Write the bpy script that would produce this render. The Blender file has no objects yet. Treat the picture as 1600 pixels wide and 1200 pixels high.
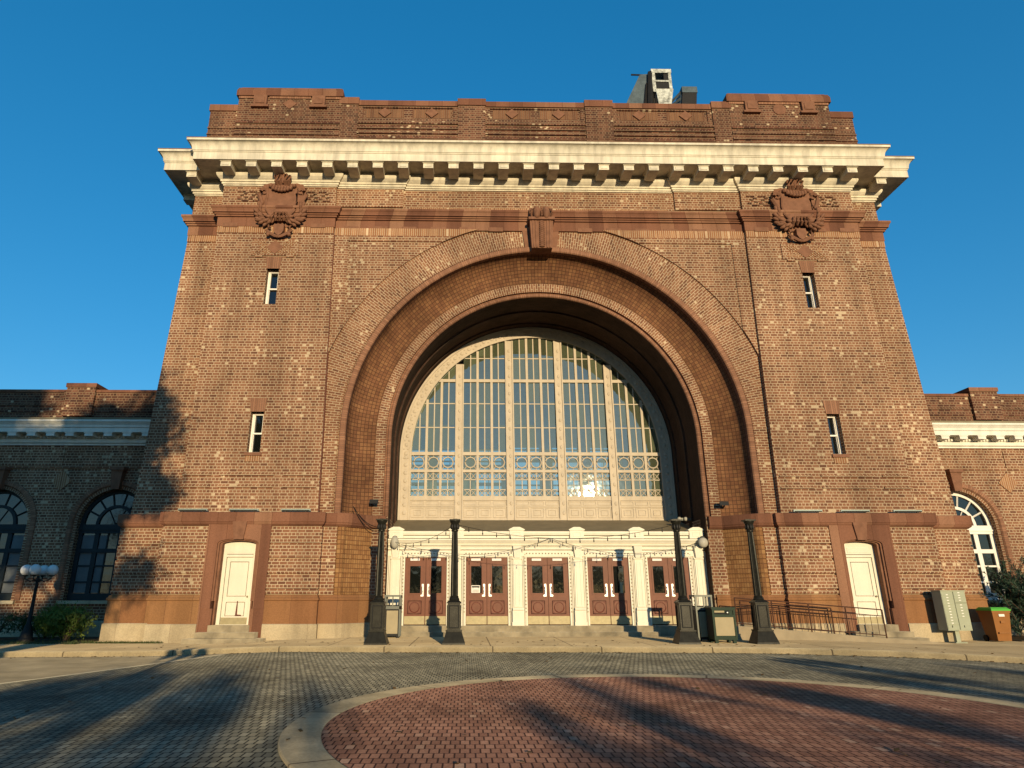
import bpy, math, random
import numpy as np
from mathutils import Vector, Matrix, geometry
random.seed(7)
R_=math.radians
SC=bpy.context.scene
COL=SC.collection
ORG={}

# ------------------------------------------------------------------ camera
C=Vector((-3.15590552,-25.3,1.53)); yaw,pit,rol=0.017384788,0.327938039,-0.000348
fpx,ppx,ppy=1049.118,746.126,573.684
fw=Vector((math.sin(yaw)*math.cos(pit),math.cos(yaw)*math.cos(pit),math.sin(pit)))
rt=Vector((math.cos(yaw),-math.sin(yaw),0)); up=rt.cross(fw)
r2=rt*math.cos(rol)+up*math.sin(rol); u2=-rt*math.sin(rol)+up*math.cos(rol)
cd=bpy.data.cameras.new('camera'); cam=bpy.data.objects.new('camera',cd); COL.objects.link(cam)
cam.matrix_world=Matrix(((r2.x,u2.x,-fw.x,C.x),(r2.y,u2.y,-fw.y,C.y),(r2.z,u2.z,-fw.z,C.z),(0,0,0,1)))
cd.sensor_fit='HORIZONTAL'; cd.sensor_width=36; cd.lens=fpx/1600*36
cd.shift_x=(800-ppx)/1600; cd.shift_y=-(600-ppy)/1600
cd.clip_start=.1; cd.clip_end=3000
SC.camera=cam
SC.view_settings.view_transform='Standard'; SC.view_settings.look='None'
SC.view_settings.exposure=1.05; SC.view_settings.gamma=1

# ------------------------------------------------------------------ light
AZ=10.3; EL=7.8
sund=Vector((math.sin(R_(AZ))*math.cos(R_(EL)),-math.cos(R_(AZ))*math.cos(R_(EL)),math.sin(R_(EL))))
W=bpy.data.worlds.new('World'); SC.world=W; W.use_nodes=True
nt=W.node_tree; nt.nodes.clear()
sk=nt.nodes.new('ShaderNodeTexSky'); sk.sky_type='NISHITA'; sk.sun_disc=False
sk.sun_elevation=R_(EL); sk.sun_rotation=R_(180-AZ); sk.altitude=300; sk.air_density=1.0; sk.dust_density=0.15; sk.ozone_density=4.0
hs=nt.nodes.new('ShaderNodeHueSaturation'); gm=nt.nodes.new('ShaderNodeGamma'); gm.inputs[1].default_value=.65; nt.links.new(sk.outputs[0],gm.inputs[0]); hs.inputs['Hue'].default_value=.5; hs.inputs['Saturation'].default_value=1.40; hs.inputs['Value'].default_value=1.0
bg=nt.nodes.new('ShaderNodeBackground'); bg.inputs['Strength'].default_value=0.15
wo=nt.nodes.new('ShaderNodeOutputWorld')
nt.links.new(gm.outputs[0],hs.inputs['Color']); nt.links.new(hs.outputs[0],bg.inputs[0]); nt.links.new(bg.outputs[0],wo.inputs[0])
sl=bpy.data.lights.new('sun','SUN'); sl.energy=2.5; sl.angle=R_(0.53); sl.color=(1,.795,.49)
so=bpy.data.objects.new('sun',sl); COL.objects.link(so); so.rotation_euler=sund.to_track_quat('Z','Y').to_euler(); so.location=(10,-60,30)

# ------------------------------------------------------------------ materials
class NT:
    def __init__(s,name):
        s.m=bpy.data.materials.new(name); s.m.use_nodes=True; s.t=s.m.node_tree; s.t.nodes.clear()
        s.out=s.n('ShaderNodeOutputMaterial'); s.b=s.n('ShaderNodeBsdfPrincipled'); s.l(s.b.outputs[0],s.out.inputs[0])
        s.g=s.n('ShaderNodeNewGeometry')
    def n(s,t,**k):
        x=s.t.nodes.new(t)
        for a,b in k.items(): setattr(x,a,b)
        return x
    def l(s,a,b): s.t.links.new(a,b)
    def noise(s,scale,detail=4,vec=None,rough=.6,stretch=None):
        x=s.n('ShaderNodeTexNoise'); x.inputs['Scale'].default_value=scale; x.inputs['Detail'].default_value=detail; x.inputs['Roughness'].default_value=rough
        v=vec or s.g.outputs['Position']
        if stretch:
            mp=s.n('ShaderNodeMapping'); mp.inputs['Scale'].default_value=stretch; s.l(v,mp.inputs[0]); v=mp.outputs[0]
        s.l(v,x.inputs['Vector']); return x.outputs[0]
    def ramp(s,fac,els):
        x=s.n('ShaderNodeValToRGB'); cr=x.color_ramp
        while len(cr.elements)<len(els): cr.elements.new(.5)
        for e,(p,c) in zip(cr.elements,els): e.position=p; e.color=(*c,1) if len(c)==3 else c
        s.l(fac,x.inputs[0]); return x.outputs[0]
    def mix(s,fac,a,b,mode='MIX'):
        x=s.n('ShaderNodeMix',data_type='RGBA',blend_type=mode)
        for i,v in ((0,fac),(6,a),(7,b)):
            if hasattr(v,'is_linked') or hasattr(v,'links'): s.l(v,x.inputs[i])
            elif i==0: x.inputs[0].default_value=v
            else: x.inputs[i].default_value=(*v,1)
        return x.outputs[2]
    def bump(s,h,st,dist=.02):
        x=s.n('ShaderNodeBump'); x.inputs['Strength'].default_value=st; x.inputs['Distance'].default_value=dist
        s.l(h,x.inputs['Height']); s.l(x.outputs[0],s.b.inputs['Normal']); return x
    def col(s,c): s.l(c,s.b.inputs['Base Color'])
    def rough(s,v): s.b.inputs['Roughness'].default_value=v

def g3(v): return (v,v,v)
def mat_brick(name,els,mortar,bw,bh,ms=.012,bump=.4,off=.5,var=(.68,1.16),vs=.22,rough=.88,mb=0.1,fine=True,streak=True,bdist=.012,sq=1,pale=0):
    m=NT(name); uv=m.n('ShaderNodeUVMap')
    b=m.n('ShaderNodeTexBrick'); b.offset=off; b.offset_frequency=2; b.squash=sq; b.squash_frequency=2
    b.inputs['Color1'].default_value=(0,0,0,1); b.inputs['Color2'].default_value=(1,1,1,1); b.inputs['Mortar'].default_value=(0,0,0,1)
    b.inputs['Scale'].default_value=1; b.inputs['Mortar Size'].default_value=ms; b.inputs['Mortar Smooth'].default_value=mb
    b.inputs['Brick Width'].default_value=bw; b.inputs['Row Height'].default_value=bh
    m.l(uv.outputs[0],b.inputs['Vector'])
    c=m.ramp(b.outputs['Color'],els)
    if pale:
        b2=m.n('ShaderNodeTexBrick'); b2.offset=off; b2.offset_frequency=2; b2.squash=1
        b2.inputs['Color1'].default_value=(0,0,0,1); b2.inputs['Color2'].default_value=(1,1,1,1); b2.inputs['Mortar'].default_value=(0,0,0,1)
        b2.inputs['Scale'].default_value=1; b2.inputs['Mortar Size'].default_value=ms; b2.inputs['Brick Width'].default_value=bw/2; b2.inputs['Row Height'].default_value=bh
        m.l(uv.outputs[0],b2.inputs['Vector'])
        ad=m.n('ShaderNodeMath',operation='MULTIPLY_ADD'); m.l(m.noise(.45,3),ad.inputs[0]); ad.inputs[1].default_value=.42; m8=m.n('ShaderNodeMath',operation='MULTIPLY'); m8.inputs[1].default_value=.8; m.l(b2.outputs['Color'],m8.inputs[0]); m.l(m8.outputs[0],ad.inputs[2])
        c=m.mix(m.ramp(ad.outputs[0],[(pale,(0,0,0)),(pale+.004,(1,1,1))]),c,(.50,.375,.24))
    c=m.mix(b.outputs['Fac'],c,mortar)
    n1=m.noise(vs,5)
    c=m.mix(1,c,m.ramp(n1,[(.3,g3(var[0])),(.7,g3(var[1]))]),'MULTIPLY')
    if streak:
        n2=m.noise(1.0,4,stretch=(1.2,1.2,.12))
        c=m.mix(.6,c,m.ramp(n2,[(.33,g3(.58)),(.58,g3(1.06))]),'MULTIPLY')
    if fine:
        n3=m.noise(26,3); c=m.mix(.7,c,m.ramp(n3,[(.3,g3(.75)),(.7,g3(1.15))]),'MULTIPLY')
    m.col(c); m.rough(rough); m.b.inputs['Specular IOR Level'].default_value=.1
    if bump:
        inv=m.n('ShaderNodeMath',operation='SUBTRACT'); inv.inputs[0].default_value=1; m.l(b.outputs['Fac'],inv.inputs[1])
        ad=m.n('ShaderNodeMath',operation='MULTIPLY_ADD'); m.l(m.noise(40,3),ad.inputs[0]); ad.inputs[1].default_value=.5; m.l(inv.outputs[0],ad.inputs[2])
        m.bump(ad.outputs[0],bump,bdist)
    return m.m
def mat_plain(name,c,rough=.6,metal=0,var=.12,scale=3,bump=.1,spec=None,streak=0,fine=30,bd=.01):
    m=NT(name); n=m.noise(scale,5)
    k=m.ramp(n,[(.3,tuple(x*(1-var) for x in c)),(.7,tuple(min(1,x*(1+var*.6)) for x in c))])
    if streak:
        n2=m.noise(1.6,4,stretch=(2.2,2.2,.15)); k=m.mix(streak,k,m.ramp(n2,[(.36,g3(.55)),(.58,g3(1.03))]),'MULTIPLY')
    m.col(k); m.rough(rough); m.b.inputs['Metallic'].default_value=metal
    m.b.inputs['Specular IOR Level'].default_value=.12 if spec is None else spec
    if bump: m.bump(m.noise(fine,4),bump,bd)
    return m.m

BR=[(0,(.135,.060,.036)),(.2,(.190,.083,.047)),(.6,(.235,.106,.058)),(1,(.285,.143,.080))]
BRD=[(0,(.07,.032,.024)),(.5,(.125,.052,.033)),(1,(.19,.085,.052))]
MO=(.47,.35,.225)
M={}
M['brick']=mat_brick('red_brick',BR,MO,.28,.112,.013,sq=.5,pale=.995)
M['shaded_brick']=mat_brick('shade_darkened_brick',[(0,(.05,.026,.018)),(1,(.085,.042,.027))],(.07,.05,.035),.23,.088,.011)  # brick darkened to put the deep arch's shade into its colour
M['brick_dark']=mat_brick('weathered_brick',BRD,(.25,.165,.1),.28,.112,.014,sq=.5,pale=.995)
M['voussoir']=mat_brick('voussoir_brick',BR,MO,.27,.10,.013,pale=.995)
M['rowlock']=mat_brick('rowlock_brick',[(0,(.22,.105,.062)),(1,(.34,.17,.10))],(.20,.11,.07),.085,1.0,.012,streak=False)
M['soldier']=mat_brick('soldier_brick',[(0,(.24,.10,.048)),(.8,(.34,.165,.08)),(.92,(.36,.18,.09)),(1,(.62,.46,.3))],MO,.088,5,.012,off=0,streak=False)
M['tile']=mat_brick('cove_tile',[(0,(.135,.060,.031)),(.5,(.17,.078,.038)),(1,(.205,.101,.047))],(.075,.036,.02),.15,.15,.012,bump=.5,off=0,var=(.68,1.3),vs=.7,streak=False)
M['tile_or']=mat_brick('orange_tile',[(0,(.23,.11,.045)),(.5,(.285,.145,.058)),(1,(.33,.18,.075))],(.13,.06,.028),.165,.165,.012,bump=.5,off=0,var=(.8,1.15),vs=.8,streak=False)
M['terra']=mat_brick('terracotta',[(0,(.15,.066,.041)),(.5,(.21,.094,.056)),(1,(.27,.138,.082))],(.12,.05,.028),.62,9,.008,off=0,bump=.15,var=(.85,1.1),fine=True)
M['terra_or']=mat_brick('orange_terracotta',[(0,(.23,.105,.048)),(.5,(.28,.138,.06)),(1,(.32,.165,.074))],(.17,.08,.04),.9,9,.008,off=0,bump=.15,var=(.85,1.1))
M['terra_plain']=mat_plain('carved_terracotta',(.205,.098,.058),.8,var=.25,scale=4,bump=.3,fine=14,bd=.02)
M['stone']=mat_brick('limestone_base',[(0,(.44,.35,.22)),(1,(.56,.46,.30))],(.3,.23,.15),1.5,2,.006,off=0,bump=.25,var=(.75,1.1),vs=.9)
M['cornice']=mat_plain('cream_cornice_paint',(.68,.61,.47),.65,var=.2,scale=1.0,bump=.15,streak=.55)
M['cornice2']=mat_plain('white_cornice_paint',(.76,.72,.62),.55,var=.08,scale=1.2,bump=.06,streak=.25)
M['cream']=mat_plain('cream_door_paint',(.72,.665,.53),.5,var=.05,scale=2,bump=.06,streak=.12)
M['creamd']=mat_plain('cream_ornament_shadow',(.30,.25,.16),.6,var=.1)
M['tan']=mat_plain('tan_window_paint',(.50,.42,.315),.55,var=.1,scale=3,bump=.25,fine=9,streak=.15)
M['white']=mat_plain('white_window_paint',(.78,.74,.66),.5,var=.06)
M['greyblue']=mat_plain('slate_window_paint',(.028,.036,.039),.5,var=.12)
M['door']=mat_plain('oxblood_door_paint',(.175,.066,.038),.45,var=.12,scale=6,bump=.06,streak=.25)
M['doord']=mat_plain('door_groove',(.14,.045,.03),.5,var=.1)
M['brass']=mat_plain('brass_plate',(.33,.28,.165),.55,metal=.3,var=.15,scale=8,bump=.1)
M['steel']=mat_plain('brushed_steel',(.45,.44,.41),.4,metal=.7,var=.08)
M['iron']=mat_plain('painted_iron',(.020,.019,.0145),.38,metal=.2,var=.35,scale=7,bump=.2,fine=22)
M['irond']=mat_plain('dark_iron',(.022,.021,.02),.5,var=.2)
M['rail']=mat_plain('rusty_rail',(.075,.035,.022),.6,var=.3,scale=12)
M['black']=mat_plain('black_rubber',(.012,.012,.012),.6,var=.2)
M['conc']=mat_plain('concrete',(.42,.34,.225),.9,var=.22,scale=1.1,bump=.35,fine=55)
M['step']=mat_plain('worn_step_stone',(.36,.30,.20),.9,var=.4,scale=2.2,bump=.4,fine=35)
M['ramp']=mat_plain('ramp_concrete',(.40,.325,.215),.9,var=.2,scale=1.4,bump=.3,fine=45)
M['greenm']=mat_plain('green_bin_frame',(.008,.026,.013),.45,var=.15)
M['beige']=mat_plain('beige_bin_panel',(.36,.295,.18),.7,var=.1,bump=.3,fine=60)
M['grey']=mat_plain('grey_metal',(.11,.115,.10),.45,metal=.3,var=.12)
M['pgreen']=mat_plain('pale_green_mailbox_paint',(.34,.355,.25),.5,var=.06,scale=4)
M['pgreend']=mat_plain('mailbox_gap',(.17,.18,.12),.6,var=.05)
M['brownp']=mat_plain('brown_plastic',(.27,.115,.035),.45,var=.1)
M['lime']=mat_plain('green_plastic_lid',(.09,.40,.05),.4,var=.1)
M['globe']=mat_plain('opal_globe',(.72,.70,.68),.25,var=.04,bump=0)
M['lampgrey']=mat_plain('aged_lamp_plastic',(.40,.37,.30),.4,var=.1)
M['led']=mat_plain('led_bar_housing',(.35,.42,.38),.35,metal=.2,var=.1)
M['soil']=mat_plain('bare_soil',(.10,.075,.045),.95,var=.4,scale=2,bump=.6,fine=20)
M['plaster']=mat_plain('hall_plaster',(.42,.42,.34),.9,var=.1)
M['soldier_dark']=mat_brick('sooty_soldier_brick',[(0,(.14,.062,.036)),(1,(.235,.115,.06))],(.2,.13,.08),.088,5,.012,off=0,streak=False)
M['roofm']=mat_plain('lead_flashing',(.22,.175,.105),.6,var=.2,scale=2,bump=.2,fine=10)
M['roofb']=mat_plain('flat_roof',(.12,.11,.10),.9,var=.2)
M['sheet']=mat_plain('weathered_sheet_metal',(.085,.11,.12),.5,metal=.5,var=.4,scale=2.5,bump=.3,fine=8)
M['sheetw']=mat_plain('flaking_white_metal',(.48,.49,.44),.5,var=.75,scale=5,bump=.2)
M['bark']=mat_plain('bark',(.09,.065,.045),.95,var=.3,scale=6,bump=.7,fine=18)

def mat_glass(name,tint,refl,rough=.02,wob=.25):
    m=NT(name); m.t.nodes.remove(m.b)
    tr=m.n('ShaderNodeBsdfTransparent'); tr.inputs[0].default_value=(*tint,1)
    gl=m.n('ShaderNodeBsdfGlossy'); gl.inputs['Roughness'].default_value=rough; gl.inputs[0].default_value=(.86,.95,.92,1)
    b=m.n('ShaderNodeBump'); b.inputs['Strength'].default_value=wob; b.inputs['Distance'].default_value=.02
    m.l(m.noise(1.6,2),b.inputs['Height']); m.l(b.outputs[0],gl.inputs['Normal'])
    fr=m.n('ShaderNodeFresnel'); fr.inputs[0].default_value=1.5
    ma=m.n('ShaderNodeMath',operation='ADD'); m.l(fr.outputs[0],ma.inputs[0]); ma.inputs[1].default_value=refl; ma.use_clamp=True
    mx=m.n('ShaderNodeMixShader'); m.l(ma.outputs[0],mx.inputs[0]); m.l(tr.outputs[0],mx.inputs[1]); m.l(gl.outputs[0],mx.inputs[2])
    df=m.n('ShaderNodeBsdfDiffuse'); df.inputs[0].default_value=(.165,.19,.115,1); m2=m.n('ShaderNodeMixShader')
    sn=m.n('ShaderNodeVectorMath',operation='SNAP'); m.l(m.g.outputs['Position'],sn.inputs[0]); sn.inputs[1].default_value=(.3249,50,1.115)
    wn=m.n('ShaderNodeTexWhiteNoise',noise_dimensions='3D'); m.l(sn.outputs[0],wn.inputs['Vector'])
    mr=m.n('ShaderNodeMapRange'); m.l(wn.outputs[0],mr.inputs[0]); mr.inputs[3].default_value=.26; mr.inputs[4].default_value=.56; m.l(mr.outputs[0],m2.inputs[0]); m.l(mx.outputs[0],m2.inputs[1]); m.l(df.outputs[0],m2.inputs[2])
    m.l(m2.outputs[0],m.out.inputs[0]); return m.m
M['glass']=mat_glass('hall_glass',(.62,.74,.70),.22)
def mat_dglass(name,c,rough=.04):
    m=NT(name); m.b.inputs['Base Color'].default_value=(*c,1); m.rough(rough); m.b.inputs['Specular IOR Level'].default_value=.8
    m.bump(m.noise(2.2,2),.2,.02); return m.m
M['dglass']=mat_dglass('dark_glass',(.006,.007,.006))
M['wglass']=mat_dglass('curtained_glass',(.012,.014,.015),.08)
M['curtain']=mat_plain('white_curtain',(.15,.16,.16),.8,var=.15)

# pavers
GP=[(0,(.14,.128,.093)),(.5,(.19,.174,.125)),(.93,(.23,.208,.147)),(1,(.27,.247,.178))]
M['paver']=mat_brick('grey_pavers',GP,(.028,.026,.022),.105,.21,.010,bump=.9,var=(.5,1.25),vs=.42,rough=.9,streak=False,bdist=.012)
RP=[(0,(.185,.090,.062)),(.5,(.235,.117,.080)),(.95,(.275,.145,.10)),(1,(.33,.205,.145))]
M['rpaver']=mat_brick('red_pavers',RP,(.045,.022,.018),.105,.21,.009,bump=.9,var=(.55,1.22),vs=.5,rough=.88,streak=False,bdist=.012)
M['kerb']=mat_brick('kerb_concrete',[(0,(.37,.295,.175)),(1,(.44,.355,.215))],(.15,.115,.07),3.1,9,.02,off=0,bump=.4,var=(.7,1.12),vs=1.1,rough=.92,streak=False)
M['ringkerb']=mat_brick('island_concrete',[(0,(.27,.225,.145)),(1,(.33,.275,.18))],(.12,.09,.06),3.1,9,.02,off=0,bump=.5,var=(.6,1.15),vs=1.3,rough=.92,streak=False)
M['walk']=mat_brick('sidewalk_concrete',[(0,(.32,.245,.14)),(1,(.37,.285,.165))],(.16,.12,.07),2.4,2.4,.02,off=0,bump=.35,var=(.75,1.12),vs=.6,rough=.92,streak=False)
M['asphalt']=mat_plain('worn_asphalt',(.24,.20,.13),.92,var=.3,scale=1.2,bump=.6,fine=80)
M['earth']=mat_plain('ground_asphalt',(.075,.072,.06),.95,var=.3,scale=.4,bump=.3,fine=20)
M['line']=mat_plain('concrete_line',(.36,.32,.23),.9,var=.2,scale=3)

def mat_leaf(name,a,b,trans=.25):
    m=NT(name); oi=m.n('ShaderNodeObjectInfo')
    n=m.noise(2.2,3); c=m.ramp(n,[(.3,a),(.7,b)]); n2=m.noise(25,2); c=m.mix(.8,c,m.ramp(n2,[(.3,g3(.6)),(.7,g3(1.25))]),'MULTIPLY')
    m.col(c); m.rough(.6); m.b.inputs['Specular IOR Level'].default_value=.3
    tl=m.n('ShaderNodeBsdfTranslucent'); m.l(c,tl.inputs[0]); mx=m.n('ShaderNodeMixShader'); mx.inputs[0].default_value=trans
    m.l(m.b.outputs[0],mx.inputs[1]); m.l(tl.outputs[0],mx.inputs[2]); m.l(mx.outputs[0],m.out.inputs[0]); return m.m
M['leaf']=mat_leaf('boxwood_leaves',(.09,.14,.02),(.19,.235,.04))
M['leafd']=mat_leaf('dark_shrub_leaves',(.025,.05,.012),(.06,.095,.022))
M['jun']=mat_leaf('juniper_needles',(.018,.042,.026),(.045,.085,.05),.1)
M['tleaf']=mat_leaf('tree_leaves',(.04,.07,.015),(.09,.12,.03))
M['grass']=mat_leaf('grass_blades',(.05,.08,.02),(.12,.13,.04))

# ------------------------------------------------------------------ mesh builder
class MB:
    def __init__(s): s.v=[]; s.f=[]; s.uv=[]; s.smooth=False
    def face(s,pts,uv=None):
        b=len(s.v); s.v+= [tuple(p) for p in pts]; s.f.append(list(range(b,b+len(pts))))
        if uv is None:
            n=geometry.normal([Vector(p) for p in pts]) if len(pts)>=3 else Vector((0,0,1))
            a=[abs(c) for c in n]; k=a.index(max(a))
            uv=[((p[0],p[2]) if k==1 else (p[1],p[2]) if k==0 else (p[0],p[1])) for p in pts]
        s.uv.append(list(uv))
    def box(s,x0,x1,y0,y1,z0,z1,skip=''):
        a=[(x0,y0),(x1,y0),(x1,y1),(x0,y1)]
        for i in range(4):
            p,q=a[i],a[(i+1)%4]
            s.face([(p[0],p[1],z0),(q[0],q[1],z0),(q[0],q[1],z1),(p[0],p[1],z1)])
        s.face([(x,y,z1) for x,y in a]); s.face([(x,y,z0) for x,y in reversed(a)])
        return s
    def frame(s,a,b,e,f,t,y0,y1):
        # four strips butted at the corners, in the plane of the wall
        s.box(a,b,y0,y1,e,e+t); s.box(a,b,y0,y1,f-t,f); s.box(a,a+t,y0,y1,e+t,f-t); s.box(b-t,b,y0,y1,e+t,f-t); return s
    def hexa(s,lo,hi):
        for i in range(4):
            j=(i+1)%4; s.face([lo[i],lo[j],hi[j],hi[i]])
        s.face(hi); s.face(lo[::-1]); return s
    def prism(s,out,y0,y1,holes=(),back=True,uvf=None):
        loops=[list(out)]+[list(h) for h in holes]
        pts=[p for l in loops for p in l]
        tris=geometry.tessellate_polygon([[Vector((p[0],p[1],0)) for p in l] for l in loops])
        for t in tris:
            a,b,c=[pts[i] for i in t]
            if (b[0]-a[0])*(c[1]-a[1])-(b[1]-a[1])*(c[0]-a[0])<0: b,c=c,b
            for y,o in ((y0,(a,b,c)),)+(((y1,(a,c,b)),) if back else ()):
                s.face([(p[0],y,p[1]) for p in o],[uvf(p) for p in o] if uvf else None)
        for l in loops:
            for i in range(len(l)):
                p,q=l[i],l[(i+1)%len(l)]
                s.face([(p[0],y0,p[1]),(q[0],y0,q[1]),(q[0],y1,q[1]),(p[0],y1,p[1])])
        return s
    def sweep(s,prof,path,cap=True):
        P=[Vector(p) for p in path]; n=len(P); N=[]
        T=[(P[i+1]-P[i]).normalized() for i in range(n-1)]; NR=[Vector((t.y,-t.x)) for t in T]
        for i in range(n):
            if i==0: m=NR[0]
            elif i==n-1: m=NR[-1]
            else:
                d=1+NR[i-1].dot(NR[i]); m=(NR[i-1]+NR[i])/max(d,.2)
            N.append(m)
        L=[0]
        for i in range(n-1): L.append(L[-1]+(P[i+1]-P[i]).length)
        V=[0]
        for i in range(len(prof)-1): V.append(V[-1]+math.hypot(prof[i+1][0]-prof[i][0],prof[i+1][1]-prof[i][1]))
        pt=lambda i,k:(P[i].x+N[i].x*prof[k][0],P[i].y+N[i].y*prof[k][0],prof[k][1])
        for i in range(n-1):
            for k in range(len(prof)-1):
                s.face([pt(i,k),pt(i+1,k),pt(i+1,k+1),pt(i,k+1)],[(L[i],V[k]),(L[i+1],V[k]),(L[i+1],V[k+1]),(L[i],V[k+1])])
        if cap:
            s.face([pt(0,k) for k in range(len(prof))]); s.face([pt(n-1,k) for k in range(len(prof))][::-1])
        return s
    def arch(s,prof,zc,z0,nseg=64,cx=0,flip=False,uvsc=1,tang=True,a0=0,a1=math.pi,zoff=0):
        # prof: list of (radius, y); path: up the left jamb, round the arch, down the right jamb
        path=[]; 
        if a0==0 and z0 is not None:
            nj=max(1,int((zc-z0)/.6))
            for i in range(nj): path.append(('l',z0+(zc-z0)*i/nj))
        for i in range(nseg+1): path.append(('a',math.pi-a0-(a1-a0)*i/nseg if False else a1-(a1-a0)*i/nseg))
        if a0==0 and z0 is not None:
            for i in range(1,nj+1): path.append(('r',zc-(zc-z0)*i/nj))
        rm=sum(p[0] for p in prof)/len(prof)
        def pt(e,r,y):
            k,a=e
            if k=='a': return (cx+math.cos(a)*r,y,zc+math.sin(a)*r)
            return (cx-r,y,a) if k=='l' else (cx+r,y,a)
        def ln(e):
            k,a=e
            if k=='l': return a-zc
            if k=='a': return (math.pi-a)*rm
            return math.pi*rm+(zc-a)
        V=[0]
        for i in range(len(prof)-1): V.append(V[-1]+math.hypot(prof[i+1][0]-prof[i][0],prof[i+1][1]-prof[i][1]))
        for i in range(len(path)-1):
            a,b=path[i],path[i+1]; la,lb=ln(a),ln(b)
            for k in range(len(prof)-1):
                (r0,y0),(r1,y1)=prof[k],prof[k+1]
                u=[(la,V[k]),(lb,V[k]),(lb,V[k+1]),(la,V[k+1])]
                if flip: u=[(q,p) for p,q in u]
                s.face([pt(a,r0,y0),pt(b,r0,y0),pt(b,r1,y1),pt(a,r1,y1)],u)
        return s
    def lathe(s,prof,cx,cy,n=20,cz=0):
        for i in range(n):
            a,b=2*math.pi*i/n,2*math.pi*(i+1)/n
            for k in range(len(prof)-1):
                (r0,z0),(r1,z1)=prof[k],prof[k+1]
                q=[(cx+r0*math.cos(a),cy+r0*math.sin(a),cz+z0),(cx+r0*math.cos(b),cy+r0*math.sin(b),cz+z0),(cx+r1*math.cos(b),cy+r1*math.sin(b),cz+z1),(cx+r1*math.cos(a),cy+r1*math.sin(a),cz+z1)]
                if r0<1e-5: q=[q[0],q[2],q[3]]
                elif r1<1e-5: q=[q[0],q[1],q[2]]
                s.face(q)
        s.smooth=True; return s
    def tube(s,pts,r,n=6,cap=True):
        P=[Vector(p) for p in pts]; rs=r if isinstance(r,(list,tuple)) else [r]*len(P); rings=[]
        for i,p in enumerate(P):
            t=(P[min(i+1,len(P)-1)]-P[max(i-1,0)]).normalized()
            a=t.cross(Vector((0,0,1)))
            if a.length<1e-3: a=t.cross(Vector((1,0,0)))
            a.normalize(); b=t.cross(a)
            rings.append([p+(a*math.cos(2*math.pi*k/n)+b*math.sin(2*math.pi*k/n))*rs[i] for k in range(n)])
        for i in range(len(P)-1):
            for k in range(n):
                j=(k+1)%n; s.face([rings[i][k],rings[i][j],rings[i+1][j],rings[i+1][k]])
        if cap: s.face(rings[0][::-1]); s.face(rings[-1])
        s.smooth=True; return s
    def ball(s,c,r,nu=12,nv=8,rot=None):
        c=Vector(c); r=Vector(r) if hasattr(r,'__len__') else Vector((r,r,r))
        def p(i,j):
            a=2*math.pi*i/nu; b=math.pi*j/nv
            v=Vector((math.cos(a)*math.sin(b)*r.x,math.sin(a)*math.sin(b)*r.y,math.cos(b)*r.z))
            if rot is not None: v=rot@v
            return c+v
        for i in range(nu):
            for j in range(nv):
                q=[p(i,j),p(i+1,j),p(i+1,j+1),p(i,j+1)]
                if j==0: q=[q[0],q[2],q[3]]
                elif j==nv-1: q=[q[0],q[1],q[2]]
                s.face(q)
        s.smooth=True; return s

def obj(name,mb,mat,parent=None,label=None,cat=None,group=None,kind=None,org=None):
    me=bpy.data.meshes.new(name)
    o0=Vector(ORG.get(parent.name,(0,0,0))) if parent else Vector(org or (0,0,0))
    v=np.array(mb.v,dtype=float)-np.array(o0)
    # weld identical vertices so smooth shading works
    if mb.smooth:
        key={}; idx=[]; nv=[]
        for p in v:
            k=(round(p[0],4),round(p[1],4),round(p[2],4))
            if k not in key: key[k]=len(nv); nv.append(tuple(p))
            idx.append(key[k])
        fs=[];uvs=[]
        for f,u in zip(mb.f,mb.uv):
            g=[idx[i] for i in f]
            if len(set(g))==len(g): fs.append(g); uvs.append(u)
    else: nv=[tuple(p) for p in v]; fs=mb.f; uvs=mb.uv
    me.from_pydata(nv,[],fs)
    ul=me.uv_layers.new(name='UVMap'); ul.data.foreach_set('uv',np.array([c for u in uvs for p in u for c in p],dtype=np.float32))
    if mb.smooth:
        me.polygons.foreach_set('use_smooth',[True]*len(me.polygons)); me.set_sharp_from_angle(angle=R_(38))
    me.materials.append(M[mat] if isinstance(mat,str) else mat); me.update()
    o=bpy.data.objects.new(name,me); COL.objects.link(o)
    if parent: o.parent=parent
    else: o.location=o0
    ORG[o.name]=tuple(o0); tag(o,label,cat,group,kind); return o
def split_obj(name,mb,mat,parent):
    # every unconnected piece becomes an object of its own
    key={}; par=[]
    def find(a):
        while par[a]!=a: par[a]=par[par[a]]; a=par[a]
        return a
    ids=[]
    for v in mb.v:
        k=(round(v[0],4),round(v[1],4),round(v[2],4))
        if k not in key: key[k]=len(par); par.append(len(par))
        ids.append(key[k])
    for f in mb.f:
        for i in f[1:]: par[find(ids[i])]=find(ids[f[0]])
    G={}
    for f,u in zip(mb.f,mb.uv): G.setdefault(find(ids[f[0]]),[]).append((f,u))
    out=[]
    for fs in G.values():
        m=MB(); m.smooth=mb.smooth
        for f,u in fs: m.face([mb.v[i] for i in f],u)
        out.append(obj(name,m,mat,parent))
    return out
def tag(o,label=None,cat=None,group=None,kind=None):
    for k,v in (('label',label),('category',cat),('group',group),('kind',kind)):
        if v: o[k]=v
def thing(name,loc,label,cat,group=None):
    o=bpy.data.objects.new(name,None); o.empty_display_size=.3; COL.objects.link(o); o.location=loc; ORG[o.name]=tuple(loc); tag(o,label,cat,group); return o
def copy_tree(o,loc,label=None,rz=None):
    def rec(x,par):
        c=x.copy(); COL.objects.link(c)
        if par: c.parent=par
        for ch in list(x.children): rec(ch,c)
        return c
    c=rec(o,None); c.location=loc
    if label: c['label']=label
    if rz is not None: c.rotation_euler=(0,0,rz)
    return c

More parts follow.
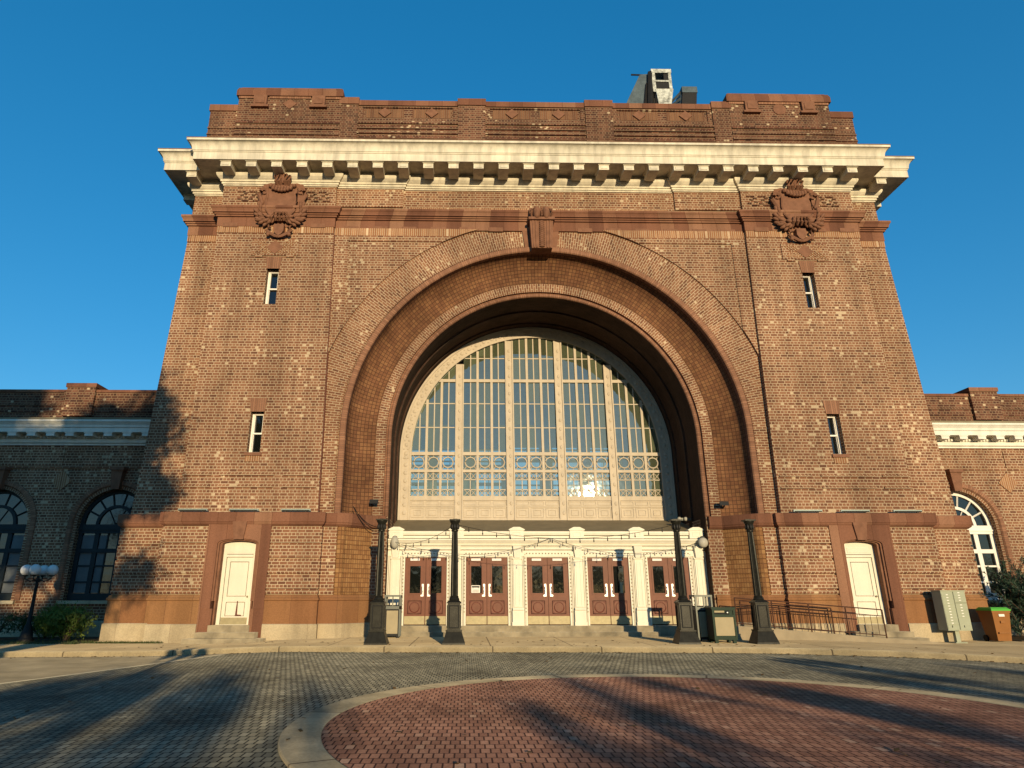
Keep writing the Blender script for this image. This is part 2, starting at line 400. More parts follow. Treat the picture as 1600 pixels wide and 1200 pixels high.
def sstep(a,b,x):
    t=min(1,max(0,(x-a)/(b-a))); return t*t*(3-2*t)
def gz(x): return -.14*sstep(7.5,13,abs(x))
def arc(cx,cz,r,a0,a1,n): return [(cx+r*math.cos(a0+(a1-a0)*i/n),cz+r*math.sin(a0+(a1-a0)*i/n)) for i in range(n+1)]
PI=math.pi
for k in ('paver','rpaver','kerb','ringkerb','walk','asphalt','step','ramp','line','earth'):
    for n in M[k].node_tree.nodes:
        if n.type=='BSDF_PRINCIPLED' and 'Diffuse Roughness' in n.inputs: n.inputs['Diffuse Roughness'].default_value=1.0
# ================================================================== SETTING
KP=[(-60,-16),(-40,-8),(-25,-4.8),(-16,-4.2),(-12,-4.0),(-9,-4.1),(-6,-4.55),(-3,-4.6),(0,-4.65),(3,-4.85),(5.3,-5.1),(8,-6.3),(11,-7.2),(14,-9),(18,-13),(25,-22),(34,-36),(60,-80)]
def kerbY(x):
    for (a,b),(c,d) in zip(KP,KP[1:]):
        if a<=x<=c:
            return b+(d-b)*(x-a)/(c-a)
    return -16
def kys(x): return sum(kerbY(x+d)*w for d,w in ((-1,.2),(-.5,.2),(0,.2),(.5,.2),(1,.2)))
XS=[-45+i*.5 for i in range(181)]
g=MB(); g.face([(-700,-700,-.6),(700,-700,-.6),(700,900,-.6),(-700,900,-.6)]); obj('ground',g,'earth',kind='structure')
g=MB()
for a,b in zip(XS,XS[1:]):
    ya,yb=kys(a)+.1,kys(b)+.1
    g.face([(a,-130,gz(a)),(b,-130,gz(b)),(b,yb,gz(b)),(a,ya,gz(a))])
obj('road',g,'paver',kind='structure')
LN=lambda y:-8.6+(y+4.2)*.395-1.4     # x of the concrete strip at depth y
g=MB()
ys=[-4.0-i*.5 for i in range(60)]
xr=lambda y:-10.16+(y+4.8)*.40
for a,b in zip(ys,ys[1:]):
    for i in range(24):
        def px(y,i): 
            x0=max(-44,-40); x1=xr(y); return x0+(x1-x0)*i/24
        q=[(px(a,i),a),(px(b,i),b),(px(b,i+1),b),(px(a,i+1),a)]
        q=[(x,min(y,kys(x)+.05)) for x,y in q]
        g.face([(x,y,gz(x)+.004) for x,y in q][::-1])
obj('lane',g,'asphalt',kind='structure')
g=MB()
for a,b in zip(ys,ys[1:]):
    if a>-4.5: continue
    g.face([(xr(b)-.07,b,gz(xr(b))+.008),(xr(b)+.07,b,gz(xr(b))+.008),(xr(a)+.07,a,gz(xr(a))+.008),(xr(a)-.07,a,gz(xr(a))+.008)])
obj('lane_edge_strip',g,'line',kind='structure')
g=MB()
for a,b in zip(XS,XS[1:]):
    for j in range(6):
        t0,t1=j/6,(j+1)/6
        f=lambda x,t:(x,kys(x)+.26+(4.8-kys(x)-.26)*t,gz(x)+.13)
        g.face([f(a,t0),f(b,t0),f(b,t1),f(a,t1)])
obj('sidewalk',g,'walk',kind='structure')
g=MB(); L=0
kpr=[(0,-.1),(0,.10),(.02,.135),(.05,.145),(.27,.145),(.27,-.05)]
for a,b in zip(XS,XS[1:]):
    l2=math.hypot(b-a,kys(b)-kys(a)); V=0
    for (d0,z0),(d1,z1) in zip(kpr,kpr[1:]):
        v1=V+math.hypot(d1-d0,z1-z0)
        g.face([(a,kys(a)+d0,gz(a)+z0),(b,kys(b)+d0,gz(b)+z0),(b,kys(b)+d1,gz(b)+z1),(a,kys(a)+d1,gz(a)+z1)],[(L,V),(L+l2,V),(L+l2,v1),(L,v1)]); V=v1
    L+=l2
obj('kerb',g,'kerb',kind='structure')
# round island of red pavers with a concrete ring
IP=[(-.05+5.28*math.cos(2*math.pi*k/18),-15.80+5.30*math.sin(2*math.pi*k/18)) for k in range(18)][::-1]
def crom(P,n=10):
    o=[]; N=len(P)
    for i in range(N):
        a,b,c,d=[Vector(P[(i+k-1)%N]) for k in range(4)]
        for j in range(n):
            t=j/n; o.append(.5*((2*b)+(c-a)*t+(2*a-5*b+4*c-d)*t*t+(3*b-a-3*c+d)*t**3))
    return o
IO=crom(IP); cen=Vector((0,-15.8))
def inset(P,d):
    o=[]
    for i in range(len(P)):
        t=(P[(i+1)%len(P)]-P[i-1]).normalized(); nrm=Vector((-t.y,t.x))
        if nrm.dot(cen-P[i])<0: nrm=-nrm
        o.append(P[i]+nrm*d)
    return o
II=inset(IO,.46); g=MB(); L=0
pr=[(0,-.02),(0,.02),(.02,.03),(.44,.03),(.46,.022),(.46,-.02)]
rings=[[Vector((p.x,p.y,z)) for p in inset(IO,d)] for d,z in pr]
for i in range(len(IO)):
    j=(i+1)%len(IO); l2=(IO[j]-IO[i]).length
    for k in range(len(pr)-1):
        g.face([rings[k][i],rings[k][j],rings[k+1][j],rings[k+1][i]],[(L,k*.2),(L+l2,k*.2),(L+l2,k*.2+.2),(L,k*.2+.2)])
    L+=l2
obj('island_kerb',g,'ringkerb',kind='structure')
g=MB(); tr=geometry.tessellate_polygon([[Vector((p.x,p.y,0)) for p in II]])
for t in tr:
    q=[II[i] for i in t]
    if (q[1]-q[0]).cross(q[2]-q[0])<0: q=q[::-1]
    g.face([(p.x,p.y,.026) for p in q])
obj('paved_island',g,'rpaver',kind='structure')
# planting strips in front of the wings
g=MB()
g.box(-48,-16.3,-.4,3.6,-.5,.02); obj('flower_bed',g,'soil',kind='structure')
g=MB(); g.box(16.4,48,-.2,3.6,-.5,.02); obj('flower_bed',g,'soil',kind='structure')
g=MB()
for i in range(5200):
    x=random.uniform(-26,-16.2); y=random.uniform(-.75,.4)
    if random.random()<.25: x=random.uniform(-16.6,-13.5); y=random.uniform(-.95,-.6)+.1; 
    if x>-16.2: y=random.uniform(-.1,.12)-.35+.9*0
    z=gz(x)+.13; h=random.uniform(.03,.10); a=random.uniform(0,6.28); dx,dy=.012*math.cos(a),.012*math.sin(a); lx,ly=random.uniform(-.04,.04),random.uniform(-.04,.04)
    g.face([(x-dx,y-dy,z-.02),(x+dx,y+dy,z-.02),(x+lx,y+ly,z+h)])
obj('grass',g,'grass',label='rough grass strip along the foot of the left wing',cat='grass',kind='stuff')

# ================================================================== STATION PAVILION
ZC=7.572
B=thing('station_building',(0,0,0),'tall red brick station pavilion with a giant arched window and cream bracketed cornice','building')
OX=[(-.3,16.02),(4.3,15.85),(9.4,15.6),(16.1,15.32),(20.0,15.25)]
def oxz(z):
    for (a,b),(c,d) in zip(OX,OX[1:]):
        if a<=z<=c: return b+(d-b)*(z-a)/(c-a)
    return 15.25
WZ=[(6.67,8.27),(12.82,14.42)]; WX=11.23; HW=.25
for s in (-1,1):
    fx=lambda P:[(s*x,z) for x,z in P]
    holes=[fx([(WX-HW,a),(WX+HW,a),(WX+HW,b),(WX-HW,b)]) for a,b in WZ]
    w=MB(); w.prism(fx([(8.62,4.3),(13.76,4.3),(13.74,18.5),(8.86,18.5)]),0,.45,holes)
    w.prism(fx([(8.62,4.3),(13.76,4.3),(13.74,18.5),(8.86,18.5)]),.452,1.2)
    obj('pier_wall',w,'brick',B)
    w=MB(); zs=[4.3,6,8,10,12,14,16,18,20]
    for a,b in zip(zs,zs[1:]):
        w.face([(s*13.7,.8,a),(s*oxz(a),.8,a),(s*oxz(b),.8,b),(s*13.7,.8,b)])
        w.face([(s*oxz(a),.8,a),(s*oxz(a),27,a),(s*oxz(b),27,b),(s*oxz(b),.8,b)])
    w.box(min(s*15,s*14.4),max(s*15,s*14.4),1.3,27,-.2,22); 
    obj('flank_wall',w,'brick',B)
    # brick string grooves above the belt
    w=MB()
    for z in (5.36,5.80):
        w.box(min(s*8.75,s*10.0),max(s*8.75,s*10.0),-.055,.01,z,z+.07); w.box(min(s*10.35,s*12.4),max(s*10.35,s*12.4),-.055,.01,z,z+.07); w.box(min(s*12.7,s*13.77),max(s*12.7,s*13.77),-.055,.01,z,z+.07)
        w.box(min(s*13.8,s*15.78),max(s*13.8,s*15.78),.775,.81,z-.1,z-.03)
    split_obj('string_course',w,'brick',B)
    # herringbone panel and slit windows
    w=MB(); w.box(s*WX-.98,s*WX+.98,-.045,.02,15.02,15.78); 
    w.box(s*WX-.80,s*WX-.50,-.06,.02,14.93,15.02); w.box(s*WX+.50,s*WX+.80,-.06,.02,14.93,15.02)
    pnl=obj('ornament_panel',w,'brick',B)
    w=MB()
    for k in range(-7,8):
        if abs(k)<2: continue
        for t in range(1):
            x=s*WX+k*.125; d=.30; sg=1 if k*1>0 else -1
            p=[(x-.02,15.10),(x+.03,15.10),(x+.03+sg*.0+.30*(-sg),15.40),(x-.02+.30*(-sg),15.40)]
            w.prism(p,-.065,-.03,back=False); p=[(x-.02+.30*(-sg),15.40),(x+.03+.30*(-sg),15.40),(x+.03,15.70),(x-.02,15.70)]
            if abs(k)>3: w.prism(p,-.065,-.03,back=False)
    obj('herringbone',w,'soldier',pnl)
    w=MB(); w.prism([(s*WX-.36,15.4),(s*WX,15.08),(s*WX+.36,15.4),(s*WX,15.72)],-.075,-.03); split_obj('diamond',w,'terra_plain',pnl)
    for (a,b) in WZ:
        f=MB(); y0,y1=.26,.40; x0,x1=s*WX-HW,s*WX+HW
        f.box(x0,x0+.075,y0,y1,a,b); f.box(x1-.075,x1,y0,y1,a,b); f.box(x0+.075,x1-.075,y0+.003,y1,b-.075,b); f.box(x0+.075,x1-.075,y0+.003,y1,a,a+.07)
        m=(a+b)/2; f.box(x0+.075,x1-.075,y0+.02,y1,m-.03,m+.03)
        f.box(x0+.075,x0+.105,y0+.035,y1-.01,m+.03,b-.075); f.box(x1-.105,x1-.075,y0+.035,y1-.01,m+.03,b-.075); f.box(x0+.075,x0+.10,y0+.06,y1-.01,a+.07,m-.03); f.box(x1-.10,x1-.075,y0+.06,y1-.01,a+.07,m-.03)
        wf=obj('slit_window',f,'white',B)
        p=MB(); p.box(x0+.05,x1-.05,.385,.395,a+.05,b-.05); obj('pane',p,'dglass',wf)
        l=MB(); h=.55
        l.prism([(x0-.02,b),(x1+.02,b),(x1+.09,b+h),(x0-.09,b+h)],-.03,.2); obj('lintel',l,'rowlock',wf)
        if a<8:
            l=MB(); l.box(x0-.07,x1+.07,-.07,.25,a-.12,a); obj('sill',l,'terra_plain',wf)
            l=MB(); l.box(x0-.02,x1+.02,-.02,.02,a-.34,a-.12); obj('sill_apron',l,'soldier',wf)
# ---- recessed bay between the piers
def circ(a0,a1,r,n=40): return arc(0,ZC,r,a0,a1,n)
w=MB(); w.prism([(-8.95,4.3),(-8.05,4.3)]+[(-8.05,ZC)]+circ(PI,0,8.05,80)[1:-1]+[(8.05,ZC),(8.05,4.3),(8.95,4.3),(8.95,18.5),(-8.95,18.5)],.30,1.2)
obj('bay_wall',w,'brick',B)
RB=9.27
w=MB(); w.arch([(RB+.02,.235),(8.12,.235),(8.12,.32)],ZC,4.45,96,flip=True); obj('arch_voussoirs',w,'voussoir',B)
for s in (-1,1):
    a1=math.acos(8.2/RB); a2=math.asin((15.83-ZC)/RB); a0=math.acos(8.95/RB); a3=math.asin((16.1-ZC)/RB); a4=math.asin((16.45-ZC)/RB)
    A=lambda p,q,n=24:[(s*x,z) for x,z in arc(0,ZC,RB,p,q,n)]
    w=MB(); w.prism(A(a1,a2)+[(s*8.2,15.83)],.175,.31,back=False); split_obj('spandrel_panel',w,'brick',B)
    w=MB(); w.prism(A(a0,a1,8)+[(s*8.2,15.83)]+A(a2,a3,6)+[(s*8.95,16.1)],.13,.31,back=False); obj('panel_border',w,'brick',B)
    w=MB(); w.prism(A(a3,a4,6)+[(s*8.95,16.45),(s*8.95,16.1)],0.125,.31,back=False); split_obj('soldier_course',w,'soldier',B)
    w=MB(); w.box(min(s*8.83,s*13.78),max(s*8.83,s*13.78),-.03,.02,16.1,16.42); w.box(min(s*13.8,s*15.33),max(s*13.8,s*15.33),.77,.82,16.1,16.42); split_obj('soldier_course',w,'soldier',B)
w=MB(); w.box(-8.95,-5.95,.12,.31,17.5,18.5); w.box(5.95,8.95,.12,.31,17.5,18.5); w.box(-5.95,5.95,.22,.31,17.5,18.5); w.box(-8.95,8.95,.2,.31,16.45,17.5)
split_obj('frieze_wall',w,'brick',B)
w=MB(); w.box(-5.6,5.6,.18,.21,17.36,17.52); split_obj('soldier_course',w,'soldier',B)
# ---- arch mouldings
w=MB(); w.arch([(8.05,.31),(8.05,.12),(8.01,.08),(7.85,.08),(7.81,.12),(7.81,.34)],ZC,4.4,96); obj('arch_roll',w,'rowlock',B)
cv=[(7.80-1.06*(1-math.cos(t*PI/20)),.33+.70*math.sin(t*PI/20)) for t in range(11)]
w=MB(); w.arch(cv,ZC,4.4,96); w.smooth=True; obj('tiled_cove',w,'tile',B)
w=MB(); w.arch([(6.745,1.03),(6.36,1.03)],ZC,4.4,96,flip=True); obj('inner_arch_ring',w,'voussoir',B)
w=MB(); w.arch([(6.36,1.03),(6.36,1.14),(6.30,1.16),(6.29,1.09),(6.25,1.05),(6.19,1.05),(6.15,1.09),(6.14,1.16)],ZC,3.9,96); obj('inner_roll',w,'rowlock',B)
w=MB(); w.arch([(6.14,1.15),(6.14,1.7),(6.21,1.72),(6.21,2.7),(6.14,2.72),(6.14,3.1),(6.21,3.12),(6.21,4.1),(6.14,4.12),(6.14,4.8)],ZC,-.1,96); obj('arch_soffit',w,'shaded_brick',B)
w=MB(); w.prism([(-9.5,-.2),(-6.14,-.2),(-6.14,ZC)]+circ(PI,0,6.14,80)[1:-1]+[(6.14,ZC),(6.14,-.2),(9.5,-.2),(9.5,18.5),(-9.5,18.5)],4.5,4.9); obj('inner_wall',w,'shaded_brick',B)
# ---- thin dark strip set between the left pier and the bay
w=MB(); w.hexa([(-8.70,.10,4.5),(-8.60,.10,4.5),(-8.60,.3,4.5),(-8.70,.3,4.5)],[(-8.90,.06,16.1),(-8.80,.06,16.1),(-8.80,.3,16.1),(-8.90,.3,16.1)]); obj('dark_edge_strip',w,'doord',B)
# ---- keystone
K=thing  # alias kept for brevity
w=MB()
w.hexa([(-.43,-.26,15.36),(.43,-.26,15.36),(.43,.3,15.36),(-.43,.3,15.36)],[(-.50,-.36,16.62),(.50,-.36,16.62),(.50,.3,16.62),(-.50,.3,16.62)])
w.box(-.56,.56,-.46,.3,16.62,16.74); w.box(-.5,.5,-.30,.3,16.74,17.26)
ks=obj('keystone',w,'terra_plain',B)
w=MB()
for x in (-.33,-.22,.22,.33): w.hexa([(x-.035,-.30,15.38),(x+.035,-.30,15.38),(x+.035,-.25,15.38),(x-.035,-.25,15.38)],[(x*1.12-.035,-.395,16.6),(x*1.12+.035,-.395,16.6),(x*1.12+.035,-.34,16.6),(x*1.12-.035,-.34,16.6)])
obj('flute',w,'terra_plain',ks)
w=MB()
for k in range(13): w.ball((0,-.30-.006*k,15.44+k*.092),(.125,.07,.062),8,5)
obj('beading',w,'terra_plain',ks)
w=MB()
for x,rx in ((-.20,.17),(.20,.17)): w.ball((x,-.36,16.96),(rx,.24,.33),12,8)
[w.ball((0,-.52,16.78+k*.08),(.045,.05,.045),7,5) for k in range(5)]; [w.tube([(x0,-.34,16.76),(x0*1.08,-.46,16.9),(x0,-.42,17.12),(x0*.7,-.3,17.26)],[.03,.04,.04,.02],6) for x0 in (-.42,.42)]; obj('acanthus',w,'terra_plain',ks)
w=MB(); w.hexa([(-.68,.16,15.6),(-.45,.16,15.6),(-.45,.3,15.6),(-.68,.3,15.6)],[(-.80,.16,16.5),(-.5,.16,16.5),(-.5,.3,16.5),(-.80,.3,16.5)]); w.hexa([(.45,.16,15.6),(.68,.16,15.6),(.68,.3,15.6),(.45,.3,15.6)],[(.5,.16,16.5),(.80,.16,16.5),(.80,.3,16.5),(.5,.3,16.5)])
split_obj('shoulder',w,'terra_plain',ks)
# ---- terracotta frieze, bed mould, cornice
FP=[(-15.3,27),(-15.3,.8),(-13.75,.8),(-13.75,0),(-8.85,0),(-8.85,.2),(8.85,.2),(8.85,0),(13.75,0),(13.75,.8),(15.3,.8),(15.3,27)]
w=MB(); w.sweep([(-.06,16.40),(.05,16.40),(.05,16.84),(.12,16.84),(.12,16.92),(.17,16.92),(.17,16.99),(.24,16.99),(.245,17.06),(.28,17.14),(.32,17.18),(.32,17.27),(.28,17.29),(-.06,17.38)],FP); obj('terracotta_frieze',w,'terra',B)
w=MB()
random.seed(3)
for s in (-1,1):
    x=1.0
    while x<8.5:
        ln=.62
        if int(x/.62)%2==0: w.box(min(s*x,s*(x+ln)),max(s*x,s*(x+ln)),.135,.2,16.36,16.55)
        x+=ln
    for k in range(4):
        x=9.2+k*1.24; w.box(min(s*x,s*(x+.62)),max(s*x,s*(x+.62)),-.065,0,16.36,16.55)
split_obj('frieze_block',w,'terra_plain',B)
BP=[(-15.27,27),(-15.27,.8),(-13.72,.8),(-13.72,0),(-8.86,0),(-8.86,.12),(-5.95,.12),(-5.95,.22),(5.95,.22),(5.95,.12),(8.86,.12),(8.86,0),(13.72,0),(13.72,.8),(15.27,.8),(15.27,27)]
bed=MB(); bed.sweep([(-.08,18.40),(.05,18.40),(.05,18.46),(.10,18.46),(.10,18.56),(.15,18.56),(.15,18.63),(.21,18.68),(.28,18.76),(.31,18.84),(.31,18.90),(.22,18.92),(.22,19.06),(-.08,19.06)],BP)
CP=[(-15.27,27),(-15.27,.8),(-13.72,.8),(-13.72,0),(13.72,0),(13.72,.8),(15.27,.8),(15.27,27)]
w=MB(); w.sweep([(-.3,19.062),(1.02,19.062),(1.02,19.02),(1.06,19.02),(1.06,19.36),(1.09,19.38),(1.09,19.42),(1.12,19.44),(1.125,19.52),(1.15,19.63),(1.20,19.72),(1.27,19.79),(1.29,19.80),(1.32,19.80),(1.32,19.90),(1.30,19.92),(-.3,20.0)],CP)
w.smooth=True
cor=obj('cornice',w,'cornice',B); obj('bed_mould',bed,'cornice',cor)
w=MB(); w.sweep([(1.20,19.925),(1.335,19.905),(1.335,19.93),(-.2,20.03),(-.2,20.0)],CP); obj('drip_edge',w,'terra_plain',cor)
def modillion(cx,y0,y1,axis='x',s=1):
    m=MB()
    def bx(a,b,c,d,e,f):
        if axis=='x': m.box(cx+a,cx+b,c,d,e,f)
        else: m.box(min(s*(15.27-c),s*(15.27-d)),max(s*(15.27-c),s*(15.27-d)),cx+a,cx+b,e,f)
    bx(-.215,.215,y0+.03,y1,18.76,18.99)
    bx(-.25,.25,y0-.01,y1,18.99,19.058)
    bx(-.14,.14,y0+.01,y0+.04,18.81,18.94)
    obj('modillion',m,'cornice',cor)
for k in range(26): modillion(-13.41+k*1.0728,-.98,-.15)
for s in (-1,1):
    modillion(s*15.15,-.18,.65)
    for k in range(7): modillion(1.9+k*1.0728,-.98,-.15,'y',s)
# brick notches beside the crests
for s in (-1,1):
    for cx in (9.35,9.85,12.35,12.85):
        w=MB()
        for dx,dz in ((-.18,.26),(0,.26),(.1,.17),(-.05,.09),(.14,-.02),(-.16,-.10),(.02,-.19),(.18,-.19)):
            w.box(s*cx+dx-.075,s*cx+dx+.075,-.05,.01,17.86+dz-.03,17.86+dz+.03)
        obj('brick_checker',w,'brick_dark',B)
# ---- parapet
w=MB(); w.box(-9.1,9.1,.36,1.0,19.9,22.98)
for a,b in ((-8.2,-3.6),(-2.35,2.28),(3.54,8.2)):
    w.box(a,b,.30,.37,19.9,22.32); w.box(a,b,.30,.37,22.90,22.98); w.box(a,a+.22,.30,.37,22.32,22.9); w.box(b-.22,b,.30,.37,22.32,22.9)
for a,b in ((-9.05,-8.2),(-3.6,-2.35),(2.28,3.54),(8.2,9.05)): w.box(a,b,.22,.37,19.9,23.0)
for k in range(5): w.box(-9.0,9.0,.235,.31,20.9+k*.27,20.99+k*.27)
par=obj('parapet',w,'brick_dark',B)
w=MB()
for a,b in ((-8.2,-3.6),(-2.35,2.28),(3.54,8.2)):
    c=(a+b)/2
    for d in (-1.08,1.08): w.box(c+d-.88,c+d+.88,.335,.37,22.36,22.84)
split_obj('parapet_panel',w,'soldier_dark',par)
w=MB()
for a,b in ((-8.2,-3.6),(-2.35,2.28),(3.54,8.2)):
    c=(a+b)/2
    for d in (-1.08,1.08): w.prism([(c+d-.3,22.62),(c+d,22.34),(c+d+.3,22.62),(c+d,22.88)],.27,.36)
split_obj('diamond',w,'terra_plain',par)
w=MB(); w.box(-9.05,9.05,.24,1.05,22.98,23.26)
for a,b in ((-9.08,-8.17),(-3.63,-2.32),(2.25,3.57),(8.17,9.08)): w.box(a,b,.17,1.06,23.0,23.36)
obj('coping',w,'terra',par)
for s in (-1,1):
    q=lambda a,b:(min(s*a,s*b),max(s*a,s*b))
    w=MB(); w.box(*q(9.0,13.7),.20,2.0,19.9,23.34); w.box(*q(13.7,15.33),1.1,1.8,19.9,23.25); w.box(*q(14.75,15.33),1.8,27,19.9,23.25)
    for k in range(4): w.box(*q(9.0,13.72),.145,.21,20.95+k*.3,21.04+k*.3); w.box(*q(13.7,15.35),1.065,1.11,21.2+k*.35,21.28+k*.35)
    cb=obj('corner_block',w,'brick_dark',B)
    w=MB(); w.sweep([(-.1,23.34),(.10,23.34),(.10,23.62),(.04,23.80),(-.1,23.92)],([(-13.7,2.0),(-13.7,.20),(-9.0,.20),(-9.0,2.0)] if s<0 else [(9.0,2.0),(9.0,.20),(13.7,.20),(13.7,2.0)])); w.box(*q(9.05,13.65),.25,1.95,23.5,23.9)
    w.box(*q(13.72,15.38),1.05,1.85,23.25,23.60); w.box(*q(14.7,15.38),1.85,27,23.25,23.58)
    obj('coping',w,'terra',cb)
    for d in (-1.33,1.33):
        c=s*11.35+d; w=MB(); w.box(c-.30,c+.30,.07,.21,22.80,23.35); w.box(c-.2,c+.2,.04,.08,22.88,23.22); w.box(c-.40,c+.40,.05,.21,22.70,22.80); obj('pendant_block',w,'terra_plain',cb)
    w=MB(); w.box(*q(9.0,9.75),.15,.21,23.22,23.34); w.box(s*11.35-.95,s*11.35+.95,.15,.21,23.22,23.34); w.box(*q(12.95,13.7),.15,.21,23.22,23.34); obj('moulding',w,'rowlock',cb)
    w=MB(); w.prism([(s*11.35-.32,22.95),(s*11.35,22.66),(s*11.35+.32,22.95),(s*11.35,23.22)],.17,.21) if s<0 else w.prism([(s*11.35+.30*math.cos(t*PI/8),22.95+.30*math.sin(t*PI/8)) for t in range(16)],.17,.21)
    obj('medallion',w,'terra_plain',cb)
# ---- crests
def crest(cx):
    random.seed(5)
    def P(l): return [(cx+x,z) for x,z in l]
    sh=[(-.66,18.08),(-.60,18.22),(-.40,18.30),(0,18.22),(.40,18.30),(.60,18.22),(.66,18.08),(.60,17.85),(.64,17.45),(.60,17.1),(.42,16.86),(.14,16.76),(0,16.70),(-.14,16.76),(-.42,16.86),(-.60,17.1),(-.64,17.45),(-.60,17.85)]
    w=MB(); w.prism(P([(x*1.42,17.5+(z-17.5)*1.18) for x,z in sh]),-.20,.05)
    cr=obj('crest',w,'terra_plain',B)
    w=MB(); w.prism(P(sh),-.27,-.19); obj('shield',w,'terra_plain',cr)
    w=MB(); w.tube([(cx+x*1.03,-.27,17.5+(z-17.5)*1.03) for x,z in sh+sh[:1]],.055,6,False); obj('shield_rim',w,'terra_plain',cr)
    w=MB()
    for s in (-1,1):
        w.tube([(cx+s*(.80+.12*math.cos(t*.5)),-.24,18.0+.12*math.sin(t*.5)) for t in range(11)],[.09]*6+[.07,.06,.05,.04,.03],6)
        w.tube([(cx+s*.95,-.2,18.15),(cx+s*1.0,-.2,17.85),(cx+s*.86,-.22,17.5),(cx+s*.84,-.22,17.2)],[.07,.1,.09,.06],6)
    obj('scroll',w,'terra_plain',cr)
    w=MB()
    for x,h in ((-.24,.30),(-.10,.38),(.10,.38),(.24,.30)):
        w.tube([(cx+x,-.22,18.28),(cx+x*1.15,-.42,18.42),(cx+x*1.2,-.45,18.42+h*.6),(cx+x*1.1,-.32,18.42+h)],[.09,.095,.09,.06],7)
    w.ball((cx,-.36,18.6),(.09,.1,.30),8,6)
    for k in range(9): w.ball((cx-.5+k*.125,-.34,18.2-.12*math.sin(k/8*PI)+random.uniform(-.02,.02)),(.095,.11,.10),7,5)
    for k in range(7): w.ball((cx-.38+k*.125,-.38,18.06-.1*math.sin(k/6*PI)),(.085,.10,.085),7,5)
    obj('crown',w,'terra_plain',cr)
    for s in (-1,1):
        w=MB()
        for k,(x,z,a,l) in enumerate([(.88,17.42,105,.24),(1.0,17.36,75,.22),(.90,17.26,88,.24),(1.05,17.18,60,.22),(.92,17.10,70,.24),(1.08,17.0,45,.22),(.92,16.94,50,.24),(1.06,16.84,30,.22),(.88,16.80,34,.24),(1.0,16.69,15,.22),(.80,16.68,16,.24),(.92,16.56,-5,.22),(.70,16.60,-8,.24),(.80,16.47,-25,.22),(.58,16.54,-30,.24),(.64,16.41,-48,.20),(.44,16.52,-50,.22),(.50,16.72,20,.22),(.32,16.60,-75,.2)]):
            rot=Matrix.Rotation(-R_(a) if s>0 else R_(a)-PI,3,'Y')
            w.ball((cx+s*x*.94,-.20-.05*(k%3),z),(l*.72,.085,.075),8,6,rot)
        obj('leaf_wreath',w,'terra_plain',cr)
    w=MB()
    for x in (-.27,-.12,.02,.16,.29): w.tube([(cx+x*.9,-.3,16.92),(cx+x,-.42,16.84),(cx+x*1.2,-.40,16.66),(cx+x*1.25,-.28,16.55)],[.05,.075,.075,.05],6)
    obj('scroll',w,'terra_plain',cr)
    w=MB(); w.prism(P([(-.20,16.40),(.20,16.40),(.21,16.1),(.12,15.94),(0,15.86),(-.12,15.94),(-.21,16.1)]),-.26,.03)
    for s in (-1,1):
        w.tube([(cx+s*.5,-.18,16.42),(cx+s*.40,-.2,16.25),(cx+s*.52,-.2,16.12),(cx+s*.36,-.2,15.98),(cx+s*.15,-.2,15.86),(cx,-.2,15.82)],[.05,.075,.08,.075,.07,.06],6)
        w.ball((cx+s*.44,-.2,15.93),.085,8,6)
    obj('cartouche',w,'terra_plain',cr)
crest(-11.1); crest(11.12)
